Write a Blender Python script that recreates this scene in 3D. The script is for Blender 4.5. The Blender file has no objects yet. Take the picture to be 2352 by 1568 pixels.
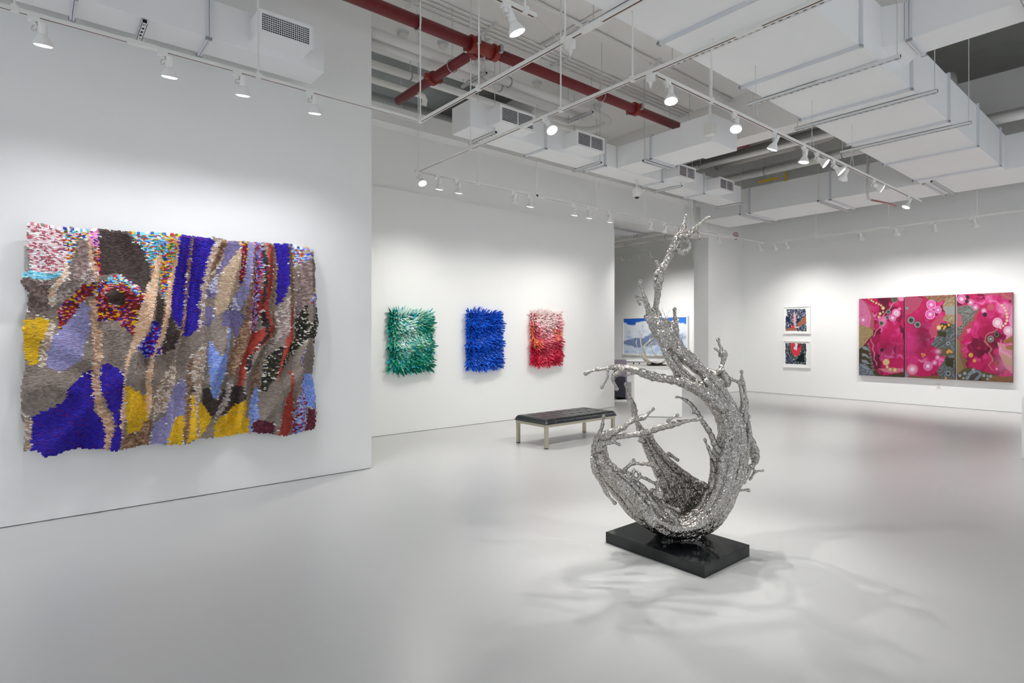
import bpy, bmesh, math, random
import numpy as np
from mathutils import Vector, Matrix, Quaternion

# ------------------------------------------------------------------ camera
sc = bpy.context.scene
COL = sc.collection
W_PX, H_PX = 2352, 1568
FPX, CX, HZ = 1313.0, 1176.0, 768.0          # focal length, centre column and horizon row in pixels
EYE = 1.6
YAW = math.atan2(1574.0, FPX)                 # the long walls run towards +X, 50 degrees to the view axis
CF = np.array([math.cos(YAW), math.sin(YAW)])
CR = np.array([math.sin(YAW), -math.cos(YAW)])
cam_d = bpy.data.cameras.new('camera')
cam_d.sensor_width = 36.0
cam_d.lens = FPX / W_PX * 36.0
cam_d.shift_y = -(H_PX / 2 - HZ) / W_PX
cam_d.clip_start = 0.05
cam = bpy.data.objects.new('camera', cam_d)
COL.objects.link(cam)
cam.location = (0, 0, EYE)
cam.rotation_euler = (math.pi / 2, 0, YAW - math.pi / 2)
sc.camera = cam

# ------------------------------------------------------------------ world, daylight, exposure
world = bpy.data.worlds.new('daylight'); sc.world = world
world.use_nodes = True
bg = world.node_tree.nodes['Background']
bg.inputs[0].default_value = (0.86, 0.92, 1.0, 1)
bg.inputs[1].default_value = 2.35
sc.view_settings.view_transform = 'Standard'
sc.view_settings.look = 'None'
sc.view_settings.gamma = 1.0
sc.view_settings.use_curve_mapping = False
sc.view_settings.exposure = -0.08
sc.cycles.max_bounces = 7
sc.cycles.diffuse_bounces = 5
sc.cycles.glossy_bounces = 6
sc.cycles.transparent_max_bounces = 4
sc.cycles.use_adaptive_sampling = True
sc.cycles.adaptive_threshold = 0.3
sc.cycles.adaptive_min_samples = 16
sc.cycles.sample_clamp_indirect = 6.0
sc.cycles.use_denoising = True
sc.cycles.caustics_reflective = False
sc.cycles.caustics_refractive = False
SPOT_W = 230.0                                # one lamp of the lighting tracks

# ------------------------------------------------------------------ pixel -> place helpers
def ray(u, v):
    k = (u - CX) / FPX
    d = CF + k * CR
    return np.array([d[0], d[1], (HZ - v) / FPX])
def zpt(u, v, z):
    d = ray(u, v); t = (z - EYE) / d[2]; return (d[0]*t, d[1]*t, z)
def ypt(u, v, y):
    d = ray(u, v); t = y / d[1]; return (d[0]*t, y, EYE + d[2]*t)
def xpt(u, v, x):
    d = ray(u, v); t = x / d[0]; return (x, d[1]*t, EYE + d[2]*t)
def dpt(u, v, D):
    d = ray(u, v); return (d[0]*D, d[1]*D, EYE + d[2]*D)
def project(P):
    P = np.asarray(P, float)
    D = P[..., 0]*CF[0] + P[..., 1]*CF[1]
    r = P[..., 0]*CR[0] + P[..., 1]*CR[1]
    return CX + FPX*r/D, HZ - FPX*(P[..., 2]-EYE)/D
def lin(c):
    if isinstance(c, str):
        c = [int(c[i:i+2], 16)/255 for i in (0, 2, 4)]
    return tuple((x/12.92 if x <= 0.04045 else ((x+0.055)/1.055)**2.4) for x in c[:3])
rng = random.Random(7)
nrg = np.random.default_rng(11)

# ------------------------------------------------------------------ materials
MATS = {}
def mat(name, col, rough=0.5, metal=0.0, bump=None, vary=None, emit=None, spec=0.5, coat=0.0):
    if name in MATS: return MATS[name]
    m = bpy.data.materials.new(name); m.use_nodes = True
    nt = m.node_tree; b = nt.nodes['Principled BSDF']
    c = lin(col)
    b.inputs['Base Color'].default_value = (*c, 1)
    b.inputs['Roughness'].default_value = rough
    b.inputs['Metallic'].default_value = metal
    b.inputs['Specular IOR Level'].default_value = spec
    b.inputs['Coat Weight'].default_value = coat
    tc = nt.nodes.new('ShaderNodeTexCoord')
    if vary:
        n = nt.nodes.new('ShaderNodeTexNoise'); n.inputs['Scale'].default_value = vary[0]; n.inputs['Detail'].default_value = 4
        nt.links.new(tc.outputs['Object'], n.inputs['Vector'])
        mx = nt.nodes.new('ShaderNodeMix'); mx.data_type = 'RGBA'
        f = vary[1]
        mx.inputs[6].default_value = (*[x*(1-f) for x in c], 1); mx.inputs[7].default_value = (*[min(1, x*(1+f)) for x in c], 1)
        nt.links.new(n.outputs[0], mx.inputs[0]); nt.links.new(mx.outputs[2], b.inputs['Base Color'])
    if bump:
        n2 = nt.nodes.new('ShaderNodeTexNoise'); n2.inputs['Scale'].default_value = bump[0]; n2.inputs['Detail'].default_value = 3
        nt.links.new(tc.outputs['Object'], n2.inputs['Vector'])
        bp = nt.nodes.new('ShaderNodeBump'); bp.inputs['Strength'].default_value = bump[1]; bp.inputs['Distance'].default_value = 0.01
        nt.links.new(n2.outputs[0], bp.inputs['Height']); nt.links.new(bp.outputs[0], b.inputs['Normal'])
    if emit:
        b.inputs['Emission Color'].default_value = (*lin(emit[0]), 1); b.inputs['Emission Strength'].default_value = emit[1]
    MATS[name] = m
    return m
def attr_mat(name, rough=0.6, bump=None, spec=0.4):
    m = bpy.data.materials.new(name); m.use_nodes = True
    nt = m.node_tree; b = nt.nodes['Principled BSDF']; b.inputs['Roughness'].default_value = rough
    b.inputs['Specular IOR Level'].default_value = spec
    a = nt.nodes.new('ShaderNodeAttribute'); a.attribute_name = 'paint'
    n = nt.nodes.new('ShaderNodeTexNoise'); n.inputs['Scale'].default_value = 60
    tc = nt.nodes.new('ShaderNodeTexCoord'); nt.links.new(tc.outputs['Object'], n.inputs['Vector'])
    mr = nt.nodes.new('ShaderNodeMapRange'); mr.inputs[3].default_value = 0.88; mr.inputs[4].default_value = 1.12
    nt.links.new(n.outputs[0], mr.inputs[0])
    mx = nt.nodes.new('ShaderNodeMix'); mx.data_type = 'RGBA'; mx.blend_type = 'MULTIPLY'; mx.inputs[0].default_value = 1
    nt.links.new(a.outputs['Color'], mx.inputs[6]); nt.links.new(mr.outputs[0], mx.inputs[7])
    nt.links.new(mx.outputs[2], b.inputs['Base Color'])
    MATS[name] = m
    return m
M_WALL = mat('wall_paint', 'f3f3f1', 0.75, bump=(180, 0.04), spec=0.3)
M_CEIL = mat('ceiling_paint', 'f1efec', 0.8, bump=(30, 0.08), spec=0.3)
M_CEIL_GREY = mat('grey_ceiling', '868682', 0.85, bump=(20, 0.2), vary=(3, 0.12), spec=0.3)  # plain grey for the bay and recess ceilings, darker than the main ceiling
M_DUCT = mat('duct_paint', 'f4f4f4', 0.5, bump=(9, 0.05))
M_SEAM = mat('duct_flange_metal', 'dcdfe3', 0.45, 0.1)
M_STRUT = mat('strut_paint', 'e2e2e3', 0.5)
M_DARK = mat('strut_shade', '1a1a1c', 0.8)
M_PIPE = mat('pipe_paint', 'f0eeea', 0.5, bump=(12, 0.08))
M_PIPEG = mat('pipe_insulation_grey', 'a7a59f', 0.7, bump=(12, 0.15))
M_RED = mat('red_pipe_paint', '70171d', 0.42, vary=(6, 0.12))
M_REDC = mat('red_coupling_paint', '86281f', 0.5)
M_STEEL = mat('zinc_steel', 'a9adb0', 0.35, 0.9)
M_ROD = mat('rod_paint', 'd4d3cf', 0.5)
M_TRACK = mat('track_enamel', 'ecebe6', 0.4)
M_SLOT = mat('track_slot', '6a4a3a', 0.6)
M_LAMP = mat('lamp_enamel', 'f0efec', 0.35)
M_CORD = mat('lamp_cord', 'cfc9bd', 0.5)
M_LENS = mat('lamp_lens_lit', 'ffffff', 0.4, emit=('fff6fb', 14.0))
M_LENS.cycles.emission_sampling = 'NONE'      # the beam of each lamp is its own spot light
M_LENS_OFF = mat('lamp_lens_off', 'dcdcda', 0.25)
M_VENT_SHADE = mat('vent_shade_black', '0b0e0f', 0.7)
M_FLOOR = mat('floor_epoxy', 'c7c7c5', 0.33, bump=(2.5, 0.02), vary=(0.9, 0.03), spec=0.5)
M_WHITE = mat('white_lacquer', 'f0efec', 0.45)
M_PLASTIC = mat('white_plastic', 'e9e7e2', 0.4)

# ------------------------------------------------------------------ mesh helpers
class MB:
    def __init__(s): s.v = []; s.f = []
    def add(s, v, f):
        o = len(s.v); s.v += [tuple(map(float, p)) for p in v]; s.f += [tuple(i+o for i in q) for q in f]; return s
    def box(s, lo, hi, m=None):
        (a, b, c), (d, e, g) = lo, hi
        v = [(a,b,c),(d,b,c),(d,e,c),(a,e,c),(a,b,g),(d,b,g),(d,e,g),(a,e,g)]
        if m is not None: v = [tuple(m @ Vector(p)) for p in v]
        return s.add(v, [(0,3,2,1),(4,5,6,7),(0,1,5,4),(1,2,6,5),(2,3,7,6),(3,0,4,7)])
    def tube(s, pts, r, n=10, cap=True, closed=False):
        pts = [Vector(p) for p in pts]; k = len(pts)
        rr = r if isinstance(r, (list, tuple)) else [r]*k
        t0 = (pts[1]-pts[0]).normalized()
        ref = Vector((0,0,1)) if abs(t0.z) < 0.9 else Vector((1,0,0))
        nrm = t0.cross(ref).normalized(); vs = []
        for i in range(k):
            if closed: t = (pts[(i+1) % k]-pts[i-1]).normalized()
            else: t = (pts[min(i+1,k-1)]-pts[max(i-1,0)]).normalized()
            nrm = (nrm - t*nrm.dot(t)).normalized(); bi = t.cross(nrm)
            for j in range(n):
                a = 2*math.pi*j/n; vs.append(pts[i] + (nrm*math.cos(a)+bi*math.sin(a))*rr[i])
        fs = []
        for i in range(k if closed else k-1):
            a, b = i*n, ((i+1) % k)*n
            for j in range(n): fs.append((a+j, a+(j+1) % n, b+(j+1) % n, b+j))
        if cap and not closed:
            fs.append(tuple(range(n))[::-1]); fs.append(tuple(range((k-1)*n, k*n)))
        return s.add(vs, fs)
    def lathe(s, prof, n=20, m=None):
        vs = []; k = len(prof)
        for r, z in prof:
            for j in range(n):
                a = 2*math.pi*j/n; vs.append(Vector((r*math.cos(a), r*math.sin(a), z)))
        if m is not None: vs = [m @ p for p in vs]
        fs = [(i*n+j, i*n+(j+1) % n, (i+1)*n+(j+1) % n, (i+1)*n+j) for i in range(k-1) for j in range(n)]
        fs.append(tuple(range(n))[::-1]); fs.append(tuple(range((k-1)*n, k*n)))
        return s.add(vs, fs)
    def mesh(s, name, smooth=False):
        me = bpy.data.meshes.new(name); me.from_pydata(s.v, [], s.f); me.validate(); me.update()
        if smooth: me.shade_smooth()
        return me
    def build(s, name, m, parent=None, smooth=False, bevel=0):
        me = s.mesh(name, smooth); me.materials.append(m)
        o = link(name, me, parent)
        if bevel:
            b = o.modifiers.new('bevel', 'BEVEL'); b.width = bevel; b.segments = 2; b.limit_method = 'ANGLE'
        return o
def link(name, data, parent=None):
    o = bpy.data.objects.new(name, data); COL.objects.link(o)
    if parent is not None: o.parent = parent; o.matrix_parent_inverse = Matrix.Translation(parent.location).inverted()
    return o
def thing(name, loc, label, cat, group=None):
    o = bpy.data.objects.new(name, None); COL.objects.link(o); o.empty_display_size = 0.1
    o.location = loc
    return tag(o, label, cat, group)
def tag(o, label, cat, group=None, kind=None):
    if label: o['label'] = label
    if cat: o['category'] = cat
    if group: o['group'] = group
    if kind: o['kind'] = kind
    return o
def struct(name, mb, m, parent=None, label=None):
    o = mb.build(name, m, parent)
    o['kind'] = 'structure'
    if label: o['label'] = label
    return o
def B(lo, hi): return MB().box(lo, hi)

# ------------------------------------------------------------------ the setting
Y1, Y2, X3 = 6.33, 8.25, 15.4                 # long wall with the tapestry, recessed wall, end wall
X1E, X2E, XP = 3.09, 9.82, 13.62              # ends of those walls, start of the pier
ZC = 5.75
struct('floor', B((-6.3, -5.3, -0.1), (18.4, 17.3, 0)), M_FLOOR)
struct('wall_left', B((-6, Y1, 0.007), (X1E, Y2+0.35, ZC)), M_WALL, label='white gallery wall behind the woven tapestry')
wb = MB().box((X1E, Y2+0.012, 0), (X2E, Y2+0.35, 5.26)).box((X2E, Y2+0.012, 4.15), (XP, Y2+0.35, 5.26))
struct('wall_back', wb, M_WALL, label='white recessed gallery wall with the opening header')
struct('wall_board', B((X1E, Y2-0.012, 0.007), (X2E-0.004, Y2+0.012, 3.93)), M_WALL, label='white display wall carrying three relief panels')
struct('wall_pier', B((XP, Y2, 0.007), (X3, Y2+0.43, ZC+0.5)), M_WALL)
struct('wall_right', B((X3, -5, 0.007), (X3+0.3, Y2+0.43, ZC+0.5)), M_WALL)
wf = MB().box((-6, -5.3, 0), (X3+0.3, -5, 0.5)).box((-6, -5.3, 4.2), (X3+0.3, -5, ZC+0.6))
WINF = [(2.2, 5.2), (6.0, 9.0), (9.8, 12.8)]
edges = [-6] + [e for w in WINF for e in w] + [X3+0.3]
for i in range(0, len(edges), 2): wf.box((edges[i], -5.3, 0.5), (edges[i+1], -5, 4.2))
struct('wall_front', wf, M_WALL)
we = MB()
we.box((-6.3, -5.3, 0), (-6, Y1+0.3, 0.5)).box((-6.3, -5.3, 4.2), (-6, Y1+0.3, ZC+0.2))
WIN = [(-4.4, -1.4), (-0.9, 2.1), (2.6, 5.6)]
edges = [-5.3] + [e for w in WIN for e in w] + [Y1+0.3]
for i in range(0, len(edges), 2): we.box((-6.3, edges[i], 0.5), (-6, edges[i+1], 4.2))
struct('wall_entrance', we, M_WALL)
M_GLASS = bpy.data.materials.new('window_glass'); M_GLASS.use_nodes = True
_nt = M_GLASS.node_tree; _nt.nodes.remove(_nt.nodes['Principled BSDF'])
_t = _nt.nodes.new('ShaderNodeBsdfTransparent'); _g = _nt.nodes.new('ShaderNodeBsdfGlossy'); _g.inputs['Roughness'].default_value = 0.02
_mx = _nt.nodes.new('ShaderNodeMixShader'); _mx.inputs[0].default_value = 0.06
_nt.links.new(_t.outputs[0], _mx.inputs[1]); _nt.links.new(_g.outputs[0], _mx.inputs[2]); _nt.links.new(_mx.outputs[0], _nt.nodes['Material Output'].inputs[0])
for i, (a, b) in enumerate(WIN):
    w = MB()
    for lo, hi in (((-6.2, a, 0.5), (-6.1, b, 0.57)), ((-6.2, a, 4.13), (-6.1, b, 4.2)), ((-6.2, a, 0.57), (-6.1, a+0.07, 4.13)),
                   ((-6.2, b-0.07, 0.57), (-6.1, b, 4.13)), ((-6.2, (a+b)/2-0.03, 0.57), (-6.1, (a+b)/2+0.03, 4.13))): w.box(lo, hi)
    wo = struct('window_%d' % (i+1), w, mat('window_frame_dark', '3a3c3e', 0.4))
    for a2, b2 in ((a+0.07, (a+b)/2-0.03), ((a+b)/2+0.03, b-0.07)):
        B((-6.155, a2, 0.57), (-6.145, b2, 4.13)).build('pane', M_GLASS, wo)
    ld = bpy.data.lights.new('window_portal', 'AREA'); ld.shape = 'RECTANGLE'; ld.size = 3.6; ld.size_y = b-a; ld.cycles.is_portal = True
    lo_ = bpy.data.objects.new('window_portal', ld); COL.objects.link(lo_)
    lo_.location = (-6.0, (a+b)/2, 2.35); lo_.rotation_euler = (0, -math.pi/2, 0)
for i, (a, b) in enumerate(WINF):
    w = MB()
    for lo, hi in (((a, -5.2, 0.5), (b, -5.1, 0.57)), ((a, -5.2, 4.13), (b, -5.1, 4.2)), ((a, -5.2, 0.57), (a+0.07, -5.1, 4.13)),
                   ((b-0.07, -5.2, 0.57), (b, -5.1, 4.13)), (((a+b)/2-0.03, -5.2, 0.57), ((a+b)/2+0.03, -5.1, 4.13))): w.box(lo, hi)
    wo = struct('window_%d' % (i+4), w, MATS['window_frame_dark'])
    for a2, b2 in ((a+0.07, (a+b)/2-0.03), ((a+b)/2+0.03, b-0.07)):
        B((a2, -5.155, 0.57), (b2, -5.145, 4.13)).build('pane', M_GLASS, wo)
    ld = bpy.data.lights.new('window_portal', 'AREA'); ld.shape = 'RECTANGLE'; ld.size = b-a; ld.size_y = 3.6; ld.cycles.is_portal = True
    lo_ = bpy.data.objects.new('window_portal', ld); COL.objects.link(lo_)
    lo_.location = ((a+b)/2, -5.0, 2.35); lo_.rotation_euler = (math.pi/2, 0, 0)
cl = struct('ceiling', MB().box((-6.3, -5.3, ZC), (9.4, 7.6, ZC+0.15)).box((9.4, -5.3, ZC), (9.6, 3.3, 6.45)), M_CEIL)
struct('trim_1', B((9.4, 3.3, 5.0), (9.8, 8.6, 6.4)), M_CEIL, label='white ceiling beam beyond the cross duct')
struct('trim_2', B((X1E, 7.6, ZC), (9.8, 7.75, 6.4)), M_CEIL, label='white ceiling edge before the dark recess')
struct('trim_3', B((13.3, -5, 5.6), (13.7, 8.2, 6.4)), M_CEIL, label='white ceiling beam above the crossing duct')
c2 = struct('ceiling_bay', B((9.8, -5.3, 6.3), (X3+0.3, 8.4, 6.45)), M_CEIL_GREY)
c3 = struct('ceiling_recess', MB().box((X1E, 7.75, 6.2), (XP, 10.2, 6.35)).box((X1E, 10, 4.9), (XP, 10.2, 6.2)).box((X1E-0.1, 8.6, 4.9), (X1E, 10.2, 6.3)), M_CEIL_GREY)
struct('trim_4', B((X1E, 8.0, 4.87), (XP, Y2+0.012, 5.14)), M_WALL, label='white boxed beam along the top of the recessed wall')
struct('trim_5', MB().box((7.2, 7.75, ZC), (7.4, 10, 6.3)).box((7.4, 7.75, ZC), (9.4, 8.6, ZC+0.15)).box((7.2, 8.28, 5.26), (9.4, 8.6, ZC)).box((7.2, 8.6, 5.3), (7.4, 10, ZC)), M_CEIL, label='white boxed ceiling closing the recess')
# room behind the opening
struct('wall_far', B((18, 8.4, 0), (18.3, 17.3, 5.6)), M_WALL)
struct('wall_far_side', MB().box((6.5, 17, 0), (18.3, 17.3, 5.6)).box((6.2, 8.6, 0), (6.5, 17.3, 5.6)).box((X3+0.3, 8.4, 0), (18, 8.68, 5.6)), M_WALL)
struct('ceiling_far', B((6.2, 8.6, 5.3), (18.3, 17.3, 5.4)), M_CEIL)
# ------------------------------------------------------------------ ducts
def axis_box(ax, a0, a1, c0, c1, z0, z1):
    return ((a0, c0, z0), (a1, c1, z1)) if ax == 'x' else ((c0, a0, z0), (c1, a1, z1))
def strut_mesh(length, slot=0.07):
    s = MB(); h = 0.041; w = 0.0205; L = length
    s.box((-L/2, -w, 0.036), (L/2, w, h)); s.box((-L/2, -w, 0), (L/2, -w+0.004, h)); s.box((-L/2, w-0.004, 0), (L/2, w, h))
    s.box((-L/2, -w, 0), (L/2, -0.0085, 0.003)); s.box((-L/2, 0.0085, 0), (L/2, w, 0.003))
    n = int(L/slot); p = L/n
    for i in range(n+1):
        c = -L/2 + i*p; s.box((max(-L/2, c-p*0.24), -0.0086, 0), (min(L/2, c+p*0.24), 0.0086, 0.003))
    return s
def hanger(parent, ax, pos, c0, c1, zb, over=0.14, rods=True, ztop=ZC):
    """perforated strut under a duct with a threaded rod at each end"""
    L = (c1-c0)+2*over; mid = (c0+c1)/2
    m = Matrix.Translation((pos, mid, zb-0.041) if ax == 'x' else (mid, pos, zb-0.041)) @ (Matrix.Rotation(math.pi/2, 4, 'Z') if ax == 'x' else Matrix())
    s = strut_mesh(L); s.v = [tuple(m @ Vector(p)) for p in s.v]
    so = s.build('hanger_strut', M_STRUT, parent)
    d = MB().box((-L/2+0.002, -0.016, 0.02), (L/2-0.002, 0.016, 0.0355)); d.v = [tuple(m @ Vector(p)) for p in d.v]  # dark filler standing in for the shade inside the hollow channel
    d.build('channel_shade', M_DARK, so)
    if rods:
        for e in (c0-over+0.03, c1+over-0.03):
            x, y = (pos, e) if ax == 'x' else (e, pos)
            MB().tube([(x, y, zb-0.05), (x, y, ztop)], 0.005, 6).build('hanger_rod', M_ROD, parent)
def duct(label, ax, a0, a1, c0, c1, z0, z1, flanges=(), hangers=(), name='air_duct', group=None, hang_top=ZC, over=0.14):
    base = ((a0+a1)/2, (c0+c1)/2, z0) if ax == 'x' else ((c0+c1)/2, (a0+a1)/2, z0)
    t = thing(name, base, label, 'air duct', group)
    cuts = [a0] + sorted(flanges) + [a1]
    for p, q in zip(cuts[:-1], cuts[1:]):
        if q-p > 0.02:
            B(*axis_box(ax, p+0.003, q-0.003, c0, c1, z0, z1)).build('duct_section', M_DUCT, t, bevel=0.004)
    e = 0.028
    for f in flanges:
        m = MB()
        for g in (f-0.018, f+0.002):
            m.box(*axis_box(ax, g, g+0.016, c0-e, c1+e, z0-e, z0)); m.box(*axis_box(ax, g, g+0.016, c0-e, c1+e, z1, z1+e))
            m.box(*axis_box(ax, g, g+0.016, c0-e, c0, z0, z1)); m.box(*axis_box(ax, g, g+0.016, c1, c1+e, z0, z1))
        fo = m.build('flange', M_SEAM, t)
        for cc in (c0-e*0.6, c1+e*0.6):
            lo, hi = axis_box(ax, f-0.026, f+0.026, cc-0.012, cc+0.012, z0-e*0.6-0.012, z0-e*0.6+0.012)
            B(lo, hi).build('corner_bolt', M_STEEL, fo)
    for h in hangers: hanger(t, ax, h, c0, c1, z0-0.002, over, ztop=hang_top)
    return t
def vent(t, x0, x1, yf, yb, z0, z1, cols=18, rows=8, mull=True):
    """rectangular register box standing off a duct face that looks towards -Y"""
    m = MB(); th = 0.012; fr = 0.028
    m.box((x0, yf+0.02, z0), (x1, yb, z0+th)).box((x0, yf+0.02, z1-th), (x1, yb, z1))
    m.box((x0, yf+0.02, z0+th), (x0+th, yb, z1-th)).box((x1-th, yf+0.02, z0+th), (x1, yb, z1-th))
    vb = m.build('vent_box', M_DUCT, t)
    f = MB()
    f.box((x0-0.006, yf, z0-0.006), (x1+0.006, yf+0.02, z0+fr)).box((x0-0.006, yf, z1-fr), (x1+0.006, yf+0.02, z1+0.006))
    f.box((x0-0.006, yf, z0+fr), (x0+fr, yf+0.02, z1-fr)).box((x1-fr, yf, z0+fr), (x1+0.006, yf+0.02, z1-fr))
    f.build('vent_frame', M_DUCT, vb)
    B((x0+th, yf+0.045, z0+th), (x1-th, yf+0.055, z1-th)).build('vent_shade', M_VENT_SHADE, vb)  # black sheet standing in for the unlit depth behind the grille
    g = MB(); gx0, gx1, gz0, gz1 = x0+fr, x1-fr, z0+fr, z1-fr
    for i in range(1, rows):
        z = gz0+(gz1-gz0)*i/rows; g.box((gx0, yf+0.004, z-0.0025), (gx1, yf+0.01, z+0.0025))
    for i in range(1, cols):
        x = gx0+(gx1-gx0)*i/cols; g.box((x-0.002, yf+0.012, gz0), (x+0.002, yf+0.02, gz1))
    if mull:
        xm = (gx0+gx1)/2; g.box((xm-0.007, yf+0.002, gz0), (xm+0.007, yf+0.02, gz1))
    g.build('grille', M_DUCT, vb)

DZ0, DZ1 = 4.45, 5.05
# broad main duct under the ceiling
dm = duct('broad white main duct running overhead with perforated strut hangers', 'x', -3.0, 12.87, 2.13, 3.35, DZ0, DZ1,
          flanges=[0.03, 1.58, 3.13, 4.68, 6.23, 7.78, 9.33, 10.9, 12.46], hangers=[3.9, 5.12, 6.75, 8.05, 9.6], over=0.2)
xs = DZ0
tk = MB().add([(6.85,2.13,4.62),(7.55,2.13,4.62),(7.4,1.95,4.65),(6.93,1.95,4.65),(6.85,2.13,5.05),(7.55,2.13,5.05),(7.4,1.95,5.05),(6.93,1.95,5.05)],
              [(0,1,2,3),(7,6,5,4),(0,4,5,1),(1,5,6,2),(2,6,7,3),(3,7,4,0)])
tk.build('take_off', M_DUCT, dm)
duct('white side branch duct leaving the main duct towards the near wall', 'y', -5.0, 1.95, 6.93, 7.4, 4.65, 5.05, flanges=[1.9, 0.4, -1.1], hangers=[1.0, -1.5])
# duct crossing in front of the end wall
de = duct('long white duct crossing below the ceiling before the end wall', 'y', -5.0, 8.02, 12.87, 14.2, DZ0, DZ1-0.01,
          flanges=[-2.6, -0.9, 0.6, 1.45, 3.3, 4.95, 6.72], hangers=[5.15, 6.9, 3.15], hang_top=6.3)
# slim duct with registers along the recessed wall
ds = duct('slim white duct with four grilled registers along the recessed wall', 'x', 4.57, 11.85, 6.38, 6.82, DZ0, DZ0+0.376,
          flanges=[5.98, 7.35, 8.95, 10.35], hangers=[4.95, 7.15, 9.45, 11.7], over=0.1)
for x0, x1 in ((4.87, 5.5), (6.37, 7.0), (9.05, 9.6), (10.45, 11.0)):
    vent(ds, x0, x1, 6.08, 6.38, 4.505, 4.735, cols=0, rows=9)
dx = duct('short white cross duct ending in a capped box near the lighting track', 'y', 4.62, 6.375, 7.66, 8.3, DZ0+0.002, DZ0+0.36,
          flanges=[5.66], hangers=[5.78], over=0.06)
B((7.62, 4.56, DZ0-0.01), (8.34, 5.1, DZ0+0.4)).build('duct_end_box', M_DUCT, dx, bevel=0.004)
# duct over the tapestry
dl = duct('white duct with one grilled register hung above the tapestry', 'x', -4.5, 2.29, 5.76, 6.13, 4.30, 4.655,
          flanges=[-2.6, -1.1, 0.24, 1.21], hangers=[0.72], over=0.0)
vent(dl, 1.575, 2.07, 5.51, 5.76, 4.38, 4.59, cols=22, rows=8, mull=False)
# duct of the room behind the opening
duct('white duct under the ceiling of the room behind the opening', 'y', 10.25, 15.5, 11.8, 14.5, 4.75, 5.15, flanges=[11.7, 13.2], hangers=[11.0, 12.6], hang_top=5.3)

# ------------------------------------------------------------------ pipes and conduits
def pipe(name, label, pts, r, m, cat='pipe', group=None, hooks=(), ztop=ZC, n=12):
    t = thing(name, pts[0], label, cat, group)
    MB().tube(pts, r, n).build('pipe_run', m, t, smooth=True)
    for h in hooks:
        MB().tube([(h[0], h[1], h[2]-r), (h[0], h[1], ztop)], 0.005, 6).build('hanger_rod', M_ROD, t)
        rg = [(h[0] + (r+0.006)*math.cos(a) * h[3], h[1] + (r+0.006)*math.cos(a) * (1-h[3]), h[2] + (r+0.006)*math.sin(a)) for a in np.linspace(0, 2*math.pi, 16, endpoint=False)]
        MB().tube(rg, 0.008, 6, closed=True).build('ring_clamp', M_STEEL, t)
    return t
def arc(c, r, a0, a1, n, plane='xy'):
    out = []
    for a in np.linspace(a0, a1, n):
        if plane == 'xy': out.append((c[0]+r*math.cos(a), c[1]+r*math.sin(a), c[2]))
        elif plane == 'xz': out.append((c[0]+r*math.cos(a), c[1], c[2]+r*math.sin(a)))
        else: out.append((c[0], c[1]+r*math.cos(a), c[2]+r*math.sin(a)))
    return out
ZR = 5.0; YR = 5.44; XB = 4.06
rp = thing('sprinkler_main', (XB, YR, ZR), 'dark red sprinkler main pipe crossing below the ceiling', 'pipe')
MB().tube([(-4, YR, ZR), (XB-0.12, YR, ZR)], 0.07, 16).build('pipe_run', M_RED, rp, smooth=True)
MB().tube([(XB+0.2, YR, ZR), (9.38, YR, ZR)], 0.066, 16).build('pipe_run', M_RED, rp, smooth=True)
MB().tube([(XB-0.14, YR, ZR), (XB+0.22, YR, ZR)], 0.078, 16).build('tee', M_REDC, rp, smooth=True)
for cx in (XB-0.13, XB+0.2, 6.95):
    c = MB().tube([(cx-0.035, YR, ZR), (cx+0.035, YR, ZR)], 0.097, 16)
    c.box((cx-0.03, YR-0.14, ZR-0.03), (cx+0.03, YR+0.14, ZR+0.03))
    co = c.build('coupling', M_REDC, rp)
    MB().box((cx-0.02, YR-0.15, ZR-0.045), (cx+0.02, YR-0.11, ZR+0.045)).box((cx-0.02, YR+0.11, ZR-0.045), (cx+0.02, YR+0.15, ZR+0.045)).build('clamp_bolt', M_STEEL, co)
MB().tube([(XB, YR+0.07, ZR), (XB, 7.45, ZR)], 0.062, 14).build('branch_pipe', M_RED, rp, smooth=True)
for cy in (YR+0.12, 6.5):
    co = MB().tube([(XB, cy-0.035, ZR), (XB, cy+0.035, ZR)], 0.088, 16).box((XB-0.13, cy-0.03, ZR-0.03), (XB+0.13, cy+0.03, ZR+0.03)).build('coupling', M_REDC, rp)
for hx, hy in ((1.0, YR), (3.2, YR), (6.2, YR), (8.4, YR), (XB, 6.05)):
    MB().tube([(hx, hy, ZR+0.06), (hx, hy, ZC)], 0.005, 6).build('hanger_rod', M_ROD, rp)
    ax = 1 if hy != YR else 0
    rg = [((hx+0.075*math.cos(a)) if ax else hx, hy if ax else hy+0.078*math.cos(a), ZR+0.078*math.sin(a)) for a in np.linspace(0, 2*math.pi, 18, endpoint=False)]
    MB().tube(rg, 0.007, 6, closed=True).build('ring_clamp', M_STEEL, rp)
# pair of insulated pipes with U-bends, over the slim duct
pipe('insulated_pipe', 'thick white insulated pipe behind the red main, nearer of the pair', [(3.1, 6.42, 5.27), (7.35, 6.42, 5.27)] + arc((7.35, 6.78, 5.27), 0.36, -math.pi/2, math.pi/2, 11)[1:] + [(6.7, 7.14, 5.27)], 0.062, M_PIPE, group='insulated pipes above the slim duct', hooks=[(5.3, 6.42, 5.27, 0)])
pipe('insulated_pipe', 'thick white insulated pipe behind the red main, inner of the pair', [(3.1, 6.63, 5.27), (6.95, 6.63, 5.27)] + arc((6.95, 6.81, 5.27), 0.18, -math.pi/2, math.pi/2, 9)[1:] + [(6.3, 6.99, 5.27)], 0.06, M_PIPE, group='insulated pipes above the slim duct', hooks=[(5.3, 6.63, 5.27, 0)])
tz = thing('trapeze_hanger', (4.75, 6.42, 4.95), 'perforated trapeze hanger carrying two insulated pipes near the red tee', 'hanger')
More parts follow.
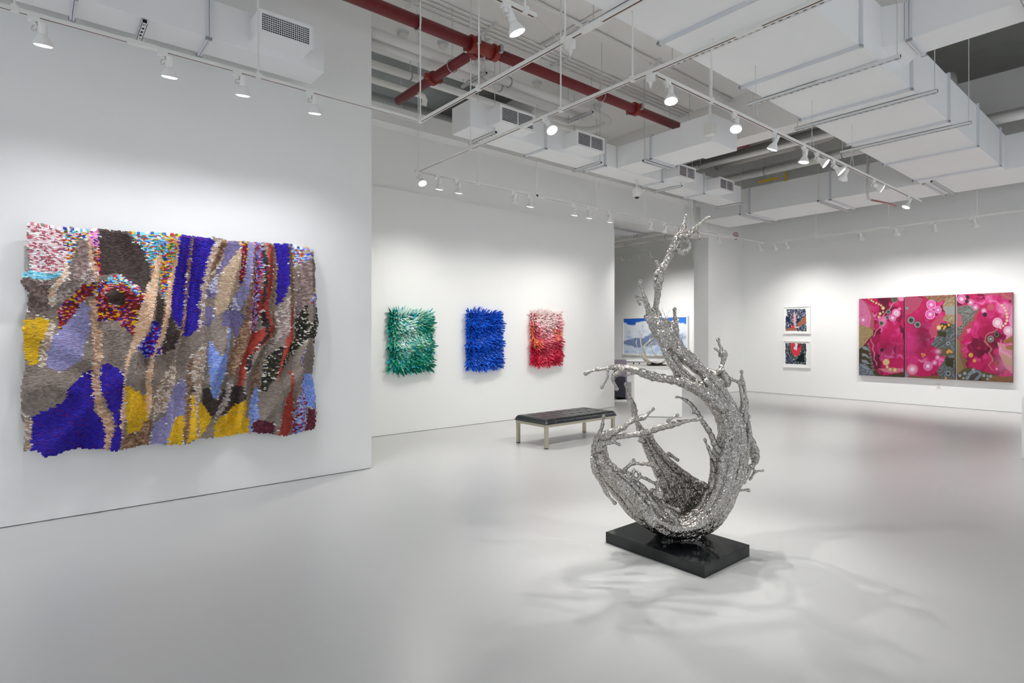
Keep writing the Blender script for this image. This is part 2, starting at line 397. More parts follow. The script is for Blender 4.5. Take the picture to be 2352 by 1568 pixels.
hanger(tz, 'x', 4.75, 6.32, 6.74, 5.206, over=0.08)
tz = thing('trapeze_hanger', (6.9, 6.42, 4.95), 'perforated trapeze hanger carrying two insulated pipes by the bends', 'hanger')
hanger(tz, 'x', 6.9, 6.32, 6.74, 5.206, over=0.08)
pipe('water_pipe', 'white pipe in the dark recess, upper one of two', [(3.1, 7.35, 5.36), (8.5, 7.35, 5.36)], 0.055, M_PIPE, hooks=[(4.2, 7.35, 5.36, 0)], group='pipes in the ceiling recess')
pipe('water_pipe', 'white pipe in the dark recess ending in an elbow valve', [(3.1, 7.75, 5.33), (4.58, 7.75, 5.33)] + [(4.66, 7.75, 5.32), (4.7, 7.77, 5.28), (4.7, 7.8, 5.2)], 0.045, M_PIPE, hooks=[(3.55, 7.75, 5.33, 0)], ztop=6.2, group='pipes in the ceiling recess')
pipe('water_pipe', 'grey pipe deep in the dark recess', [(3.1, 8.9, 5.55), (8.5, 8.9, 5.55)], 0.09, M_PIPEG, group='pipes in the ceiling recess', hooks=[(4.9, 8.9, 5.55, 0)], ztop=6.2)
# conduits on the ceiling soffit
for i, y in enumerate((6.02, 6.11, 6.20, 6.30)):
    pipe('conduit', '%s of four thin white conduits running beside the red main' % ('first', 'second', 'third', 'last')[i], [(-2, y, ZC-0.02), (9.4, y, ZC-0.02)], 0.014, M_PIPE, cat='conduit', group='conduits beside the red main', n=8)
pipe('conduit', 'thick white conduit clipped to the ceiling above the near track', [(0.5, 5.25, ZC-0.035), (9.4, 5.25, ZC-0.035)], 0.03, M_PIPE, cat='conduit')
def bend(x0, y0, y1, dx):
    return [(x0, y0, ZC-0.02), (x0, (y0+y1)/2+0.2, ZC-0.02), (x0+dx*0.5, (y0+y1)/2, ZC-0.03), (x0+dx, (y0+y1)/2-0.2, ZC-0.02), (x0+dx, y1, ZC-0.02)]
pipe('conduit', 'thin white conduit bending across the ceiling between tracks, nearer one', bend(5.55, 6.0, 3.4, 0.12), 0.016, M_PIPE, cat='conduit', n=8)
pipe('conduit', 'thin white conduit bending across the ceiling between tracks, farther one', bend(5.68, 6.0, 3.4, 0.12), 0.016, M_PIPE, cat='conduit', n=8)
pipe('conduit', 'thin white conduit crossing the ceiling to a smoke detector', [(4.9, 6.35, ZC-0.02), (4.9, 7.5, ZC-0.02)], 0.016, M_PIPE, cat='conduit', n=8)
for i, (x, y) in enumerate(((4.6, 5.25), (5.6, 5.25), (7.2, 5.25), (3.6, 6.16), (4.7, 6.16), (6.1, 6.16))):
    where = ('over the near track end', 'left of the bending conduits', 'by the main duct edge', 'left of the red tee', 'right of the red tee', 'above the slim duct')[i]
    b = thing('conduit_clamp', (x, y, ZC-0.06), 'small steel strut clamp holding ceiling conduit ' + where, 'clamp', 'conduit clamps on the ceiling')
    w = 0.1 if i < 3 else 0.22
    MB().box((x-0.02, y-w, ZC-0.04), (x+0.02, y+w, ZC)).box((x-0.015, y-0.03, ZC-0.075), (x+0.015, y+0.03, ZC-0.03)).build('clamp_strut', M_STRUT, b)
# bay beyond the beam
pipe('drain_pipe', 'large grey insulated pipe in the bay beyond the beam', [(11.2, 8.2, 5.25), (11.2, 4.4, 5.3), (11.1, 3.8, 5.42), (10.95, 3.3, 5.5), (10.9, 2.4, 5.5)], 0.15, M_PIPEG, hooks=[(11.2, 6.6, 5.26, 1), (11.2, 4.9, 5.28, 1)], ztop=6.3)
pipe('water_pipe', 'thin white pipe in the bay beyond the beam, upper one', [(10.4, 8.2, 5.32), (10.4, 2.6, 5.32)], 0.04, M_PIPE, hooks=[(10.4, 5.6, 5.32, 1), (10.4, 7.1, 5.32, 1)], ztop=6.3, group='pipes in the bay beyond the beam')
pipe('water_pipe', 'thin white pipe in the bay beyond the beam, lower one', [(10.75, 8.2, 5.12), (10.75, 2.6, 5.12)], 0.05, M_PIPE, hooks=[(10.75, 5.2, 5.12, 1), (10.75, 6.7, 5.12, 1)], ztop=6.3, group='pipes in the bay beyond the beam')
pipe('water_pipe', 'thick white pipe running just above the crossing duct', [(12.55, 8.2, 5.25), (12.55, -4, 5.25)], 0.085, M_PIPE, hooks=[(12.55, 6.2, 5.25, 1), (12.55, 4.6, 5.25, 1)], ztop=6.3)
pipe('sprinkler_pipe', 'short dark red pipe showing beyond the capped duct', [(9.9, 5.2, 5.1), (9.9, 5.75, 5.1)], 0.1, M_RED)
for i, (y0, y1, lb) in enumerate(((6.05, 6.5, 'flat yellow warning tape strip above the crossing duct'), (5.85, 5.9, 'hanging yellow black warning tape strip above the crossing duct'))):
    o = B((12.84, y0, 5.02 if i else 5.1), (12.855, y1, 5.22 if i else 5.15)).build('tape_strip', mat('warning_tape', 'd8b021', 0.5), None)
    tag(o, lb, 'tape')
# sprinkler drop with red cage in front of the pier
dp = zpt(1638, 525, 4.05); de_ = zpt(1703, 540, 4.05)
sd = thing('sprinkler_drop', dp, 'white sprinkler drop pipe ending in a red caged head', 'sprinkler')
px, py = 12.55, 8.0
MB().tube([(px, py, 5.3), (px, py, 4.25), (px+0.04, py-0.02, 4.17), (px+0.12, py-0.04, 4.15), (14.1, py-0.25, 4.12)], 0.028, 10).build('drop_pipe', M_PIPE, sd, smooth=True)
MB().tube([(14.1, py-0.25, 4.08), (14.1, py-0.25, 4.2)], 0.035, 10).build('head', M_STEEL, sd)
cg = MB()
for a in range(4):
    ca, sa = math.cos(a*math.pi/4), math.sin(a*math.pi/4)
    cg.tube([(14.1+0.065*ca*math.cos(b), py-0.25+0.065*sa*math.cos(b), 4.2+0.08*math.sin(b)) for b in np.linspace(0, 2*math.pi, 16, endpoint=False)], 0.006, 5, closed=True)
cg.build('cage', mat('cage_red', 'b08078', 0.5), sd)
pipe('water_pipe', 'white pipe under the ceiling of the room behind the opening, nearer one', [(16.0, 9.0, 4.98), (16.0, 16.9, 4.98)], 0.07, M_PIPE, hooks=[(16.0, 12.4, 4.98, 1)], ztop=5.3, group='pipes of the room behind the opening')
pipe('water_pipe', 'white pipe under the ceiling of the room behind the opening, farther one', [(17.1, 9.0, 5.02), (17.1, 16.9, 5.02)], 0.09, M_PIPE, hooks=[(17.1, 12.0, 5.02, 1)], ztop=5.3, group='pipes of the room behind the opening')
for _x, _lb in ((15.2, 'nearer'), (16.55, 'farther')):
    tz = thing('trapeze_hanger', (_x, 12.6, 4.85), 'perforated strut under the far room pipes, %s one' % _lb, 'hanger')
    hanger(tz, 'y', 12.2 if _x < 16 else 13.4, 15.6 if _x < 16 else 16.6, 17.3 if _x < 16 else 17.5, 4.9, over=0.05, ztop=5.3)
sd2 = thing('sprinkler_drop', (12.6, 4.16, 4.24), 'white and pale red sprinkler drop beside the duct-edge track', 'sprinkler')
MB().tube([(12.6, 4.16, 5.2), (12.6, 4.16, 4.3), (12.6, 4.14, 4.26), (12.6, 4.1, 4.24)], 0.025, 10).build('drop_pipe', M_PIPE, sd2, smooth=True)
MB().tube([(12.6, 4.1, 4.24), (12.75, 3.85, 4.15), (12.85, 3.75, 4.1)], 0.018, 8).build('elbow_pipe', mat('faded_red', 'c08a88', 0.5), sd2, smooth=True)
# smoke detectors
det = [(925, 84, 'smoke detector left of the sprinkler branch'), (1018, 107, 'hooded ceiling sensor between red pipe and insulated pipes'), (1100, 146, 'smoke detector under the red tee'),
       (1233, 197, 'smoke detector beneath the red main, middle'), (1372, 248, 'smoke detector above the pipe bends')]
for u, v, lb in det:
    p = zpt(u, v, ZC-0.06)
    t = thing('smoke_detector', (p[0], p[1], ZC-0.09), 'round white ' + lb, 'detector', 'round detectors on the ceiling')
    m = Matrix.Translation((p[0], p[1], ZC))
    MB().lathe([(0.08, -0.03), (0.085, 0)], 18, m).build('mounting_base', M_SEAM, t, smooth=False)
    MB().lathe([(0.03, -0.1), (0.055, -0.085), (0.07, -0.05), (0.072, -0.03)], 18, m).build('housing', M_PLASTIC, t, smooth=True)
# dome camera
p = ypt(1463, 442, 6.6)
t = thing('security_camera', p, 'small white dome security camera hanging under the slim duct', 'camera')
m = Matrix.Translation(p)
MB().tube([(p[0], p[1], p[2]+0.05), (p[0], p[1], DZ0)], 0.02, 8).build('stem', M_PLASTIC, t)
MB().lathe([(0.05, -0.085), (0.078, -0.05), (0.088, 0.0), (0.088, 0.05), (0.05, 0.09)], 18, m).build('housing', M_PLASTIC, t, smooth=True)
MB().lathe([(0.004, -0.118), (0.025, -0.112), (0.04, -0.098), (0.047, -0.08)], 18, m).build('dome', mat('dome_smoked', '3a3634', 0.15), t, smooth=True)
t = thing('junction_box', (7.63, 4.66, 4.5), 'white electrical junction box on the capped cross duct', 'junction box')
B((7.5, 4.48, 4.5), (7.615, 4.62, 4.68)).build('box', M_PLASTIC, t, bevel=0.01)
MB().tube([(7.56, 4.55, 4.67), (7.56, 4.55, ZC)], 0.02, 8).build('feed_conduit', M_PIPE, t)

# ------------------------------------------------------------------ lighting tracks
ZT = 3.85
def track(label, a, b, rods=(), joints=(), slot_face=None, z=ZT, ztop=ZC, rod_r=0.008):
    ax = 'x' if abs(a[0]-b[0]) > abs(a[1]-b[1]) else 'y'
    t = thing('lighting_track', ((a[0]+b[0])/2, (a[1]+b[1])/2, z), label, 'lighting track', 'lighting tracks hung from the ceiling')
    w = 0.018
    lo = (min(a[0], b[0])-(w if ax == 'y' else 0), min(a[1], b[1])-(w if ax == 'x' else 0))
    hi = (max(a[0], b[0])+(w if ax == 'y' else 0), max(a[1], b[1])+(w if ax == 'x' else 0))
    m = MB()
    lp = 0.010
    if ax == 'x':
        m.box((lo[0], lo[1], z-0.012), (hi[0], lo[1]+lp, z+0.006)).box((lo[0], hi[1]-lp, z-0.012), (hi[0], hi[1], z+0.006)).box((lo[0], lo[1], z+0.006), (hi[0], hi[1], z+0.014))
        g = B((lo[0]+0.02, lo[1]+lp, z-0.0105), (hi[0]-0.02, hi[1]-lp, z+0.0055))
    else:
        m.box((lo[0], lo[1], z-0.012), (lo[0]+lp, hi[1], z+0.006)).box((hi[0]-lp, lo[1], z-0.012), (hi[0], hi[1], z+0.006)).box((lo[0], lo[1], z+0.006), (hi[0], hi[1], z+0.014))
        g = B((lo[0]+lp, lo[1]+0.02, z-0.0105), (hi[0]-lp, hi[1]-0.02, z+0.0055))
    m.build('track_body', M_TRACK, t); g.build('track_slot', M_SLOT, t)
    for r in rods:
        x, y = (r, a[1]) if ax == 'x' else (a[0], r)
        zt_ = DZ0 if (2.1 < y < 3.4 and x < 12.8 and ztop == ZC) else ztop
        ro = MB().tube([(x, y, z+0.012), (x, y, zt_)], rod_r, 8).build('suspension_rod', M_TRACK, t)
        MB().box((x-0.022, y-0.022, z-0.016), (x+0.022, y+0.022, z+0.03)).build('rod_clip', M_TRACK, ro)
    for j in joints:
        x, y = (j, a[1]) if ax == 'x' else (a[0], j)
        d = (0.1, 0.022) if ax == 'x' else (0.022, 0.1)
        B((x-d[0], y-d[1], z-0.018), (x+d[0], y+d[1], z+0.018)).build('joint_cover', M_TRACK, t, bevel=0.003)
    return t
def ux(u, y): return ypt(u, HZ, y)[0]
def uy(u, x): return xpt(u, HZ, x)[1]
YT1, YT2, XT3 = 5.25, 6.87, 13.8
XB1, XB2, YA = 3.12, 4.05, 3.0
track('long white lighting track above the tapestry', (-4.5, YT1), (XB1, YT1), rods=[ux(34, YT1), ux(593, YT1), -2.5], joints=[ux(327, YT1)])
track('white cross track leaving the tapestry track corner towards the main duct', (XB1, YT1+0.02), (XB1, -4.5), rods=[YT1, uy(1100, XB1), uy(1298, XB1), 0.5], joints=[uy(1360, XB1), -1.5])
track('white cross track between the recessed wall track and the near ceiling', (XB2, YT2), (XB2, -4.5), rods=[uy(1081, XB2), uy(1288, XB2), uy(1453, XB2), uy(2067, XB2)], joints=[uy(1210, XB2), uy(1720, XB2)])
track('white lighting track in front of the recessed wall', (XB2-0.05, YT2), (XT3, YT2), rods=[XB2, ux(1098, YT2), ux(1232, YT2), ux(1370, YT2), ux(1482, YT2), ux(1590, YT2)], joints=[ux(1240, YT2), ux(1620, YT2)], rod_r=0.006)
track('white lighting track in front of the end wall', (XT3, YT2), (XT3, -4.5), rods=[uy(1750, XT3), uy(1874, XT3), uy(2041, XT3), uy(2244, XT3)], joints=[uy(1997, XT3)], rod_r=0.004, ztop=DZ0)
track('long white lighting track below the main duct edge', (XB2+0.03, YA), (11.5, YA), rods=[ux(1634, YA)], joints=[], rod_r=0.01)
track('short white lighting track ending at the top of the picture', (-2.0, YA), (2.72, YA), rods=[2.62, 0.5], joints=[])
track('white lighting track in the room behind the opening', (15.4, 15.6), (15.4, 11.5), rods=[13.0, 15.0], z=4.3, ztop=5.3, rod_r=0.012)
for _u, _n in ((1735, 'nearest'), (1865, 'middle'), (1957, 'farthest')):
    _x = ux(_u, YA)
    wh = thing('wire_hanger', (_x, YA, ZT), 'thin Y-shaped wire hanger holding the duct-edge track, %s of three' % _n, 'hanger', 'wire hangers of the duct-edge track')
    MB().tube([(_x-0.07, YA, ZT+0.012), (_x, YA, ZT+0.22), (_x, YA, DZ0)], 0.003, 5).build('wire', M_ROD, wh)
    MB().tube([(_x+0.07, YA, ZT+0.012), (_x, YA, ZT+0.22)], 0.003, 5).build('wire', M_ROD, wh)
# power feeds hanging below the cross tracks, and their cords
for lb, x, y in (('white power feed box on the cross track from the tapestry corner', XB1, uy(1310, XB1)), ('white power feed box where the duct-edge track starts', XB2, YA)):
    t = thing('power_feed', (x, y, ZT), lb, 'power feed')
    MB().box((x-0.03, y-0.03, ZT-0.085), (x+0.03, y+0.03, ZT-0.012)).build('feed_box', M_PLASTIC, t, bevel=0.006)
    MB().lathe([(0.008, -0.14), (0.018, -0.085)], 10, Matrix.Translation((x, y, ZT))).build('cord_grip', M_PLASTIC, t)
    if x == XB1:
        pts = [(x, y, ZT-0.14), (x-0.03, y-0.01, ZT-0.16), (x-0.07, y-0.02, ZT-0.13), (x-0.2, (y+YA)/2, ZT-0.05), (2.72, YA, ZT)]
    else:
        pts = [(x, y, ZT-0.14), (x+0.02, y-0.03, ZT-0.165), (x+0.05, y-0.04, ZT-0.12), (x+0.06, y-0.02, ZT-0.01)]
    MB().tube(pts, 0.004, 6).build('cord', M_CORD, t, smooth=True)

# ------------------------------------------------------------------ track spotlights
def lamp_meshes():
    a = MB().box((-0.035, -0.016, -0.045), (0.035, 0.016, -0.012)).box((-0.012, -0.012, -0.07), (0.012, 0.012, -0.045)).mesh('adapter'); a.materials.append(M_LAMP)
    loop = [(0.015, 0, -0.045), (-0.012, 0.01, -0.09), (-0.008, 0.014, -0.105), (0.012, 0.012, -0.1), (0.022, 0.006, -0.06), (0.03, 0.0, -0.045), (0.045, 0, -0.04), (0.055, 0, -0.05)]
    c = MB().tube(loop, 0.0045, 6).mesh('cord', True); c.materials.append(M_CORD)
    s = MB().lathe([(0.022, 0.05), (0.026, 0.044), (0.026, -0.03), (0.022, -0.034)], 16).mesh('socket', True); s.materials.append(M_LAMP)
    r = MB().lathe([(0.024, -0.032), (0.028, -0.04), (0.046, -0.07), (0.06, -0.1), (0.0615, -0.108), (0.058, -0.108)], 20).mesh('reflector', True); r.materials.append(M_LAMP)
    l = MB().lathe([(0.0575, -0.1065), (0.045, -0.1125), (0.02, -0.1155), (0.004, -0.116)][::-1], 20).mesh('lens', True); l.materials.append(M_LENS)
    lo = MB().lathe([(0.0575, -0.1065), (0.045, -0.1125), (0.02, -0.1155), (0.004, -0.116)][::-1], 20).mesh('lens', True); lo.materials.append(M_LENS_OFF)
    k = MB().box((-0.006, -0.006, -0.02), (0.006, 0.006, 0.05)).mesh('arm'); k.materials.append(M_LAMP)
    return a, c, s, r, l, lo, k
LM = lamp_meshes()
def lamp(label, group, x, y, target, on=1.0, ax='x', z=ZT, cone=122, blend=1.0, tint=(1, 0.985, 0.965)):
    t = thing('track_spotlight', (x, y, z), label, 'spotlight', group)
    aim = (Vector(target) - Vector((x, y, z-0.1))).normalized()
    q = Vector((0, 0, -1)).rotation_difference(aim)
    yaw = Matrix.Rotation(0 if ax == 'x' else math.pi/2, 4, 'Z')
    side = Vector((0.05, 0, 0)) if ax == 'x' else Vector((0, -0.05, 0))
    def put(name, me, m, parent=t):
        o = bpy.data.objects.new(name, me); COL.objects.link(o); o.parent = parent; o.matrix_local = m; return o
    put('adapter', LM[0], yaw); put('cord', LM[1], yaw if ax == 'x' else Matrix.Rotation(-math.pi/2, 4, 'Z')); put('arm', LM[6], Matrix.Translation(side*0.5 + Vector((0, 0, -0.075))) @ Matrix.Rotation(0.9 if ax == 'y' else 0, 4, 'X') @ Matrix.Rotation(0.9 if ax == 'x' else 0, 4, 'Y'))
    head = Matrix.Translation(side + Vector((0, 0, -0.085))) @ q.to_matrix().to_4x4()
    put('socket', LM[2], head)
    r = put('reflector', LM[3], head)
    put('lens', LM[4] if on else LM[5], Matrix(), r)
    if on:
        ld = bpy.data.lights.new('spot_beam', 'SPOT'); ld.energy = SPOT_W*on; ld.spot_size = math.radians(cone); ld.spot_blend = blend
        ld.shadow_soft_size = 0.035; ld.color = tint
        put('spot_beam', ld, head @ Matrix.Translation((0, 0, -0.125)))
    return t
G1 = 'spotlights above the tapestry'
ORD = ['first', 'second', 'third', 'fourth', 'fifth', 'sixth', 'seventh', 'eighth', 'ninth', 'tenth', 'eleventh', 'twelfth', 'thirteenth']
T1 = (0.94, 0.95, 1.0)
for i, (u, tx, on) in enumerate(((77, 0.1, 1.0), (373, 0.9, 0.9), (544, 1.55, 1.0), (711, 2.3, 0.95))):
    lamp('%s white track spotlight from the picture edge, above the tapestry' % ORD[i], G1, ux(u, YT1), YT1, (tx, Y1, -0.6), on*0.27, tint=T1)
for x in (-1.6, -3.2):
    lamp('white track spotlight lighting the long wall beside the tapestry' + (' farther from it' if x < -2 else ''), G1, x, YT1, (x, Y1, -0.6), 0.27, tint=T1)
G2 = 'spotlights on the recessed wall track'
T2 = (1, 0.985, 0.94)
row2 = [(959, (3.9, 4.6, 0.0), 2.3), (1004, (4.5, Y2, -0.8), 0.8), (1049, (5.0, Y2, -0.8), 0.8), (1178, None, 0), (1215, (6.2, Y2, -0.8), 0.9), (1317, (7.4, Y2, -0.8), 0.75), (1351, (8.0, Y2, -0.8), 0.75),
        (1398, (9.1, Y2, -0.8), 0.75), (1493, None, 0), (1526, (11.0, 9.0, 1.2), 1.0), (1553, (10.0, 4.0, 0.3), 1.2), (1576, (12.0, 9.5, 1.0), 1.0), (1650, (13.9, Y2, 0.9), 0.8)]
for i, (u, tg, on) in enumerate(row2):
    lamp('%s white spotlight along the recessed wall track%s' % (ORD[i], '' if on else ', switched off'), G2, ux(u, YT2), YT2, tg or (ux(u, YT2), Y2, -0.8), on*0.40, tint=T2, cone=122 if (tg is None or tg[1] == Y2) else 86)
G3 = 'spotlights on the end wall track'
row3 = [(1740, None, 0), (1774, (X3, 6.5, 0.3), 1.0), (1801, (X3, 6.0, 0.3), 0.9), (1971, (X3, 4.55, 0.3), 1.0), (2052, (X3, 3.9, 0.3), 1.0), (2140, (X3, 3.15, 0.3), 1.0), (2231, (X3, 2.3, 0.3), 0.9)]
for i, (u, tg, on) in enumerate(row3):
    lamp('%s white spotlight along the end wall track%s' % (ORD[i], '' if on else ', switched off at the corner'), G3, XT3, uy(u, XT3), tg or (X3, 7.0, 0.3), on*0.46, ax='y')
for y in (1.2, 0.0):
    lamp('white spotlight on the end wall track beyond the triptych' + (', farther one' if y < 1 else ''), G3, XT3, y, (X3, y, 0.3), 0.42, ax='y')
G4 = 'spotlights on the track at the main duct edge'
SC = (3.67, 2.5, 1.0)
row4 = [(1533, SC, 0.75, 56), (1686, (3.9, 2.4, 0.6), 0.6, 56), (1778, (6.2, 4.8, 0), 0.9, 96), (1846, (6.6, 3.6, 0), 0.7, 96), (1876, (8.6, -1.5, 0), 0.6, 90), (1914, (9.2, -0.5, 0), 0.6, 90), (1940, (10.4, 5.6, 0.0), 0.7, 90), (2007, (11.8, -2, 0.3), 0.6, 90), (2086, (9.6, 4.5, 0), 0.6, 90)]
for i, (u, tg, on, cn) in enumerate(row4):
    lamp('%s white spotlight along the duct-edge track' % ORD[i], G4, ux(u, YA), YA, tg, on*(0.95 if i < 2 else 1.3), cone=cn)
lamp('bright white spotlight on the cross track above the bench', 'spotlights on the cross tracks', XB2, uy(1253, XB2), (3.7, 2.4, 0.9), 0.65, ax='y', cone=64)
lamp('white spotlight on the cross track at the top edge of the picture', 'spotlights on the cross tracks', XB2, uy(2062, XB2), (3.7, 2.5, 0.9), 0.45, ax='y', cone=64)
lamp('white spotlight at the end of the short track, top of the picture', 'spotlights on the cross tracks', ux(1162, YA), YA, (3.6, 2.5, 0.7), 0.65, cone=64)
for i, (x, y, tg) in enumerate(((XB1, -1.5, (1.0, -2.5, 0)), (XB1, 0.6, (1.6, 0.5, 0)), (-1.2, YA, (-1.0, 2.5, 0)), (XB2, -3.2, (6.5, -3.4, 0)))):  # unseen lamps added behind the camera to lift the ambient light
    lamp('added white spotlight unseen behind the viewer, raising the ambient light, %s' % ORD[i], 'added spotlights behind the viewer', x, y, tg, 0.1, ax='x' if y == YA else 'y', cone=95)
G5 = 'spotlights in the room behind the opening'
for i, (u, on) in enumerate(((1424, 1.5), (1441, 1.5), (1462, 0), (1490, 1.6))):
    y = uy(u, 15.4)
    lamp('%s small spotlight in the room behind the opening' % ORD[i], G5, 15.4, y, (18, y-0.4, -0.3), on*0.6, ax='y', z=4.3)
# ------------------------------------------------------------------ paint helpers (flat print and dyed strips)
def vnoise(x, y, seed=0):
    r = np.random.default_rng(seed).random((64, 64))
    xi, yi = np.floor(x).astype(int), np.floor(y).astype(int); fx, fy = x-xi, y-yi
    fx, fy = fx*fx*(3-2*fx), fy*fy*(3-2*fy); a = lambda i, j: r[(xi+i) % 64, (yi+j) % 64]
    return (a(0,0)*(1-fx)+a(1,0)*fx)*(1-fy) + (a(0,1)*(1-fx)+a(1,1)*fx)*fy
def fbm(x, y, seed=0, o=4):
    return sum(vnoise(x*2**i, y*2**i, seed+i)*0.5**i for i in range(o))/sum(0.5**i for i in range(o))
def inpoly(px, py, poly):
    inside = np.zeros(px.shape, bool); n = len(poly); j = n-1
    for i in range(n):
        (xi, yi), (xj, yj) = poly[i], poly[j]
        c = ((yi > py) != (yj > py)) & (px < (xj-xi)*(py-yi)/((yj-yi) or 1e-9)+xi)
        inside ^= c; j = i
    return inside
def paint_grid(name, corners, nx, ny, fn, parent, m, gain=1.0):
    """a finely divided flat sheet (lower-left, lower-right, upper-right, upper-left) carrying colours fn(u, v) in picture pixels"""
    a, b, c, d = [np.array(p, float) for p in corners]
    s, t = np.meshgrid(np.linspace(0, 1, nx+1), np.linspace(0, 1, ny+1))
    P = ((1-s)*(1-t))[..., None]*a + (s*(1-t))[..., None]*b + (s*t)[..., None]*c + ((1-s)*t)[..., None]*d
    u, v = project(P); col = fn(u, v, s, t)
    return grid_mesh(name, P, col*gain, parent, m)
def grid_mesh(name, P, col, parent, m, smooth=False):
    ny, nx = P.shape[0]-1, P.shape[1]-1
    idx = np.arange((nx+1)*(ny+1)).reshape(ny+1, nx+1)
    F = np.stack([idx[:-1, :-1], idx[:-1, 1:], idx[1:, 1:], idx[1:, :-1]], -1).reshape(-1, 4)
    me = bpy.data.meshes.new(name)
    me.from_pydata(P.reshape(-1, 3).tolist(), [], F.tolist())
    if col is not None:
        at = me.color_attributes.new('paint', 'FLOAT_COLOR', 'POINT')
        full = np.ones((P.shape[0]*P.shape[1], 4), np.float32); full[:, :3] = col.reshape(-1, 3)
        at.data.foreach_set('color', full.ravel())
    me.update(); me.materials.append(m)
    if smooth: me.shade_smooth()
    return link(name, me, parent)
def mixc(c, k, w): return c*(1-w[..., None]) + np.array(lin(k))*w[..., None]
def sstep(a, b, x): t = np.clip((x-a)/(b-a), 0, 1); return t*t*(3-2*t)

# ------------------------------------------------------------------ woven tapestry
PAL = {
 'GREY': 'a0938a 897c74 b0a398 74685f 95887e 6a5e56', 'TAUPE': 'a08d86 8f7c76 b5a49c 5d4a48 6f5b58', 'TAUW': 'c9bbb2 b5a49c e2d8d0 8f7c76 6f5b58',
 'DKBR': '4a403d 3b3331 574b46 625550 453a37', 'BLUE': '2a23a6 221b8c 352fba 2e28b0 281f98 6a2068', 'BLUW': '2b25b4 241d98 3a35cc 8f9be8 a02050',
 'YEL': 'ecbe22 f2c92c dfae18 e6b61e a9935e', 'LAV': '9c94bd aaa2ca 857eaa 9088b0 8ea0d8', 'LAVD': '6f6790 7d75a0 5d567e 8880ac', 'LAVW': 'c8c4da e2e0ec a9a3c4 9088b0',
 'PEA': 'e6bb96 f0cda8 d2a47e f6e2cc c89a74', 'PEAB': 'd2a47e b88a68 e6bb96 8f6a50 f0dcc8', 'PEAW': 'f0dcc8 faf2ea e6bb96 d8b898', 'BRO': '8a6750 6f4f3c a5846a 5a3e30 c0a080',
 'BROW': '8a6750 e8dcd0 6f4f3c c0a080 faf4ec', 'TAN': 'b89c80 c8ae92 a58a70 d8c4ac', 'MIXR': '8b2a2c b23436 702022 e6b820 34309c e0809c 5a2a20 a83030', 'CONF': 'f2ecec e8b0b8 e0b420 3a44a8 6cbcd8 b03a3a 3c7a40 ffffff',
 'CONC': '6cc0dc 8ad0e6 e0b420 c04030 3a58b0 e8eef0 3c8a60 78b4e0', 'CONY': 'e6b820 e6b820 3a44b0 c03434 3c7a40 6cbcd8 e88ab0', 'CONB': '8c9cea a0c8f0 e0b420 b03a48 e8eef6 4a50b8', 'PINK': 'ec96c0 f0b0d0 3a34a0 e080b0',
 'PNKW': 'f6ecec e8b8be cc7a86 ffffff f0d4d6 a85a68 dfe6ea', 'CYA': '78cbe2 98dbec c0e8f0 5cb4d4', 'RED': 'b84a3e c6584a a53e36 ae463c 96352f', 'BLK': '2c2c2e 3a3a38 202022 4a4640', 'BLKO': '26282a 34362f 1c1e20 5a5030 d8d4c8',
 'SKY': '8098e6 98acf0 6a80d4 b8c6f6 5a9ae0', 'MAR': '5a2a3a 4a2030 6c3444 8a4050', 'MIXS': '8098e6 a83048 7a2440 98acf0 c0c8e8', 'MIXB': '8c2c44 6a78d8 4a2030 a8b4ec b44a50 e0809c'}
PAL = {k: np.array([lin(c) for c in v.split()]) for k, v in PAL.items()}
for k_, f_ in dict(GREY=.35, TAUPE=.6, TAUW=.6, DKBR=.5, BLUE=.6, YEL=.6, LAV=.5, LAVD=.5, PEA=.5, PEAB=.6, TAN=.5, RED=.6, BLK=.5, SKY=.6, MAR=.5, BROW=.55, BRO=.6).items(): PAL[k_] = PAL[k_].mean(0) + (PAL[k_]-PAL[k_].mean(0))*f_
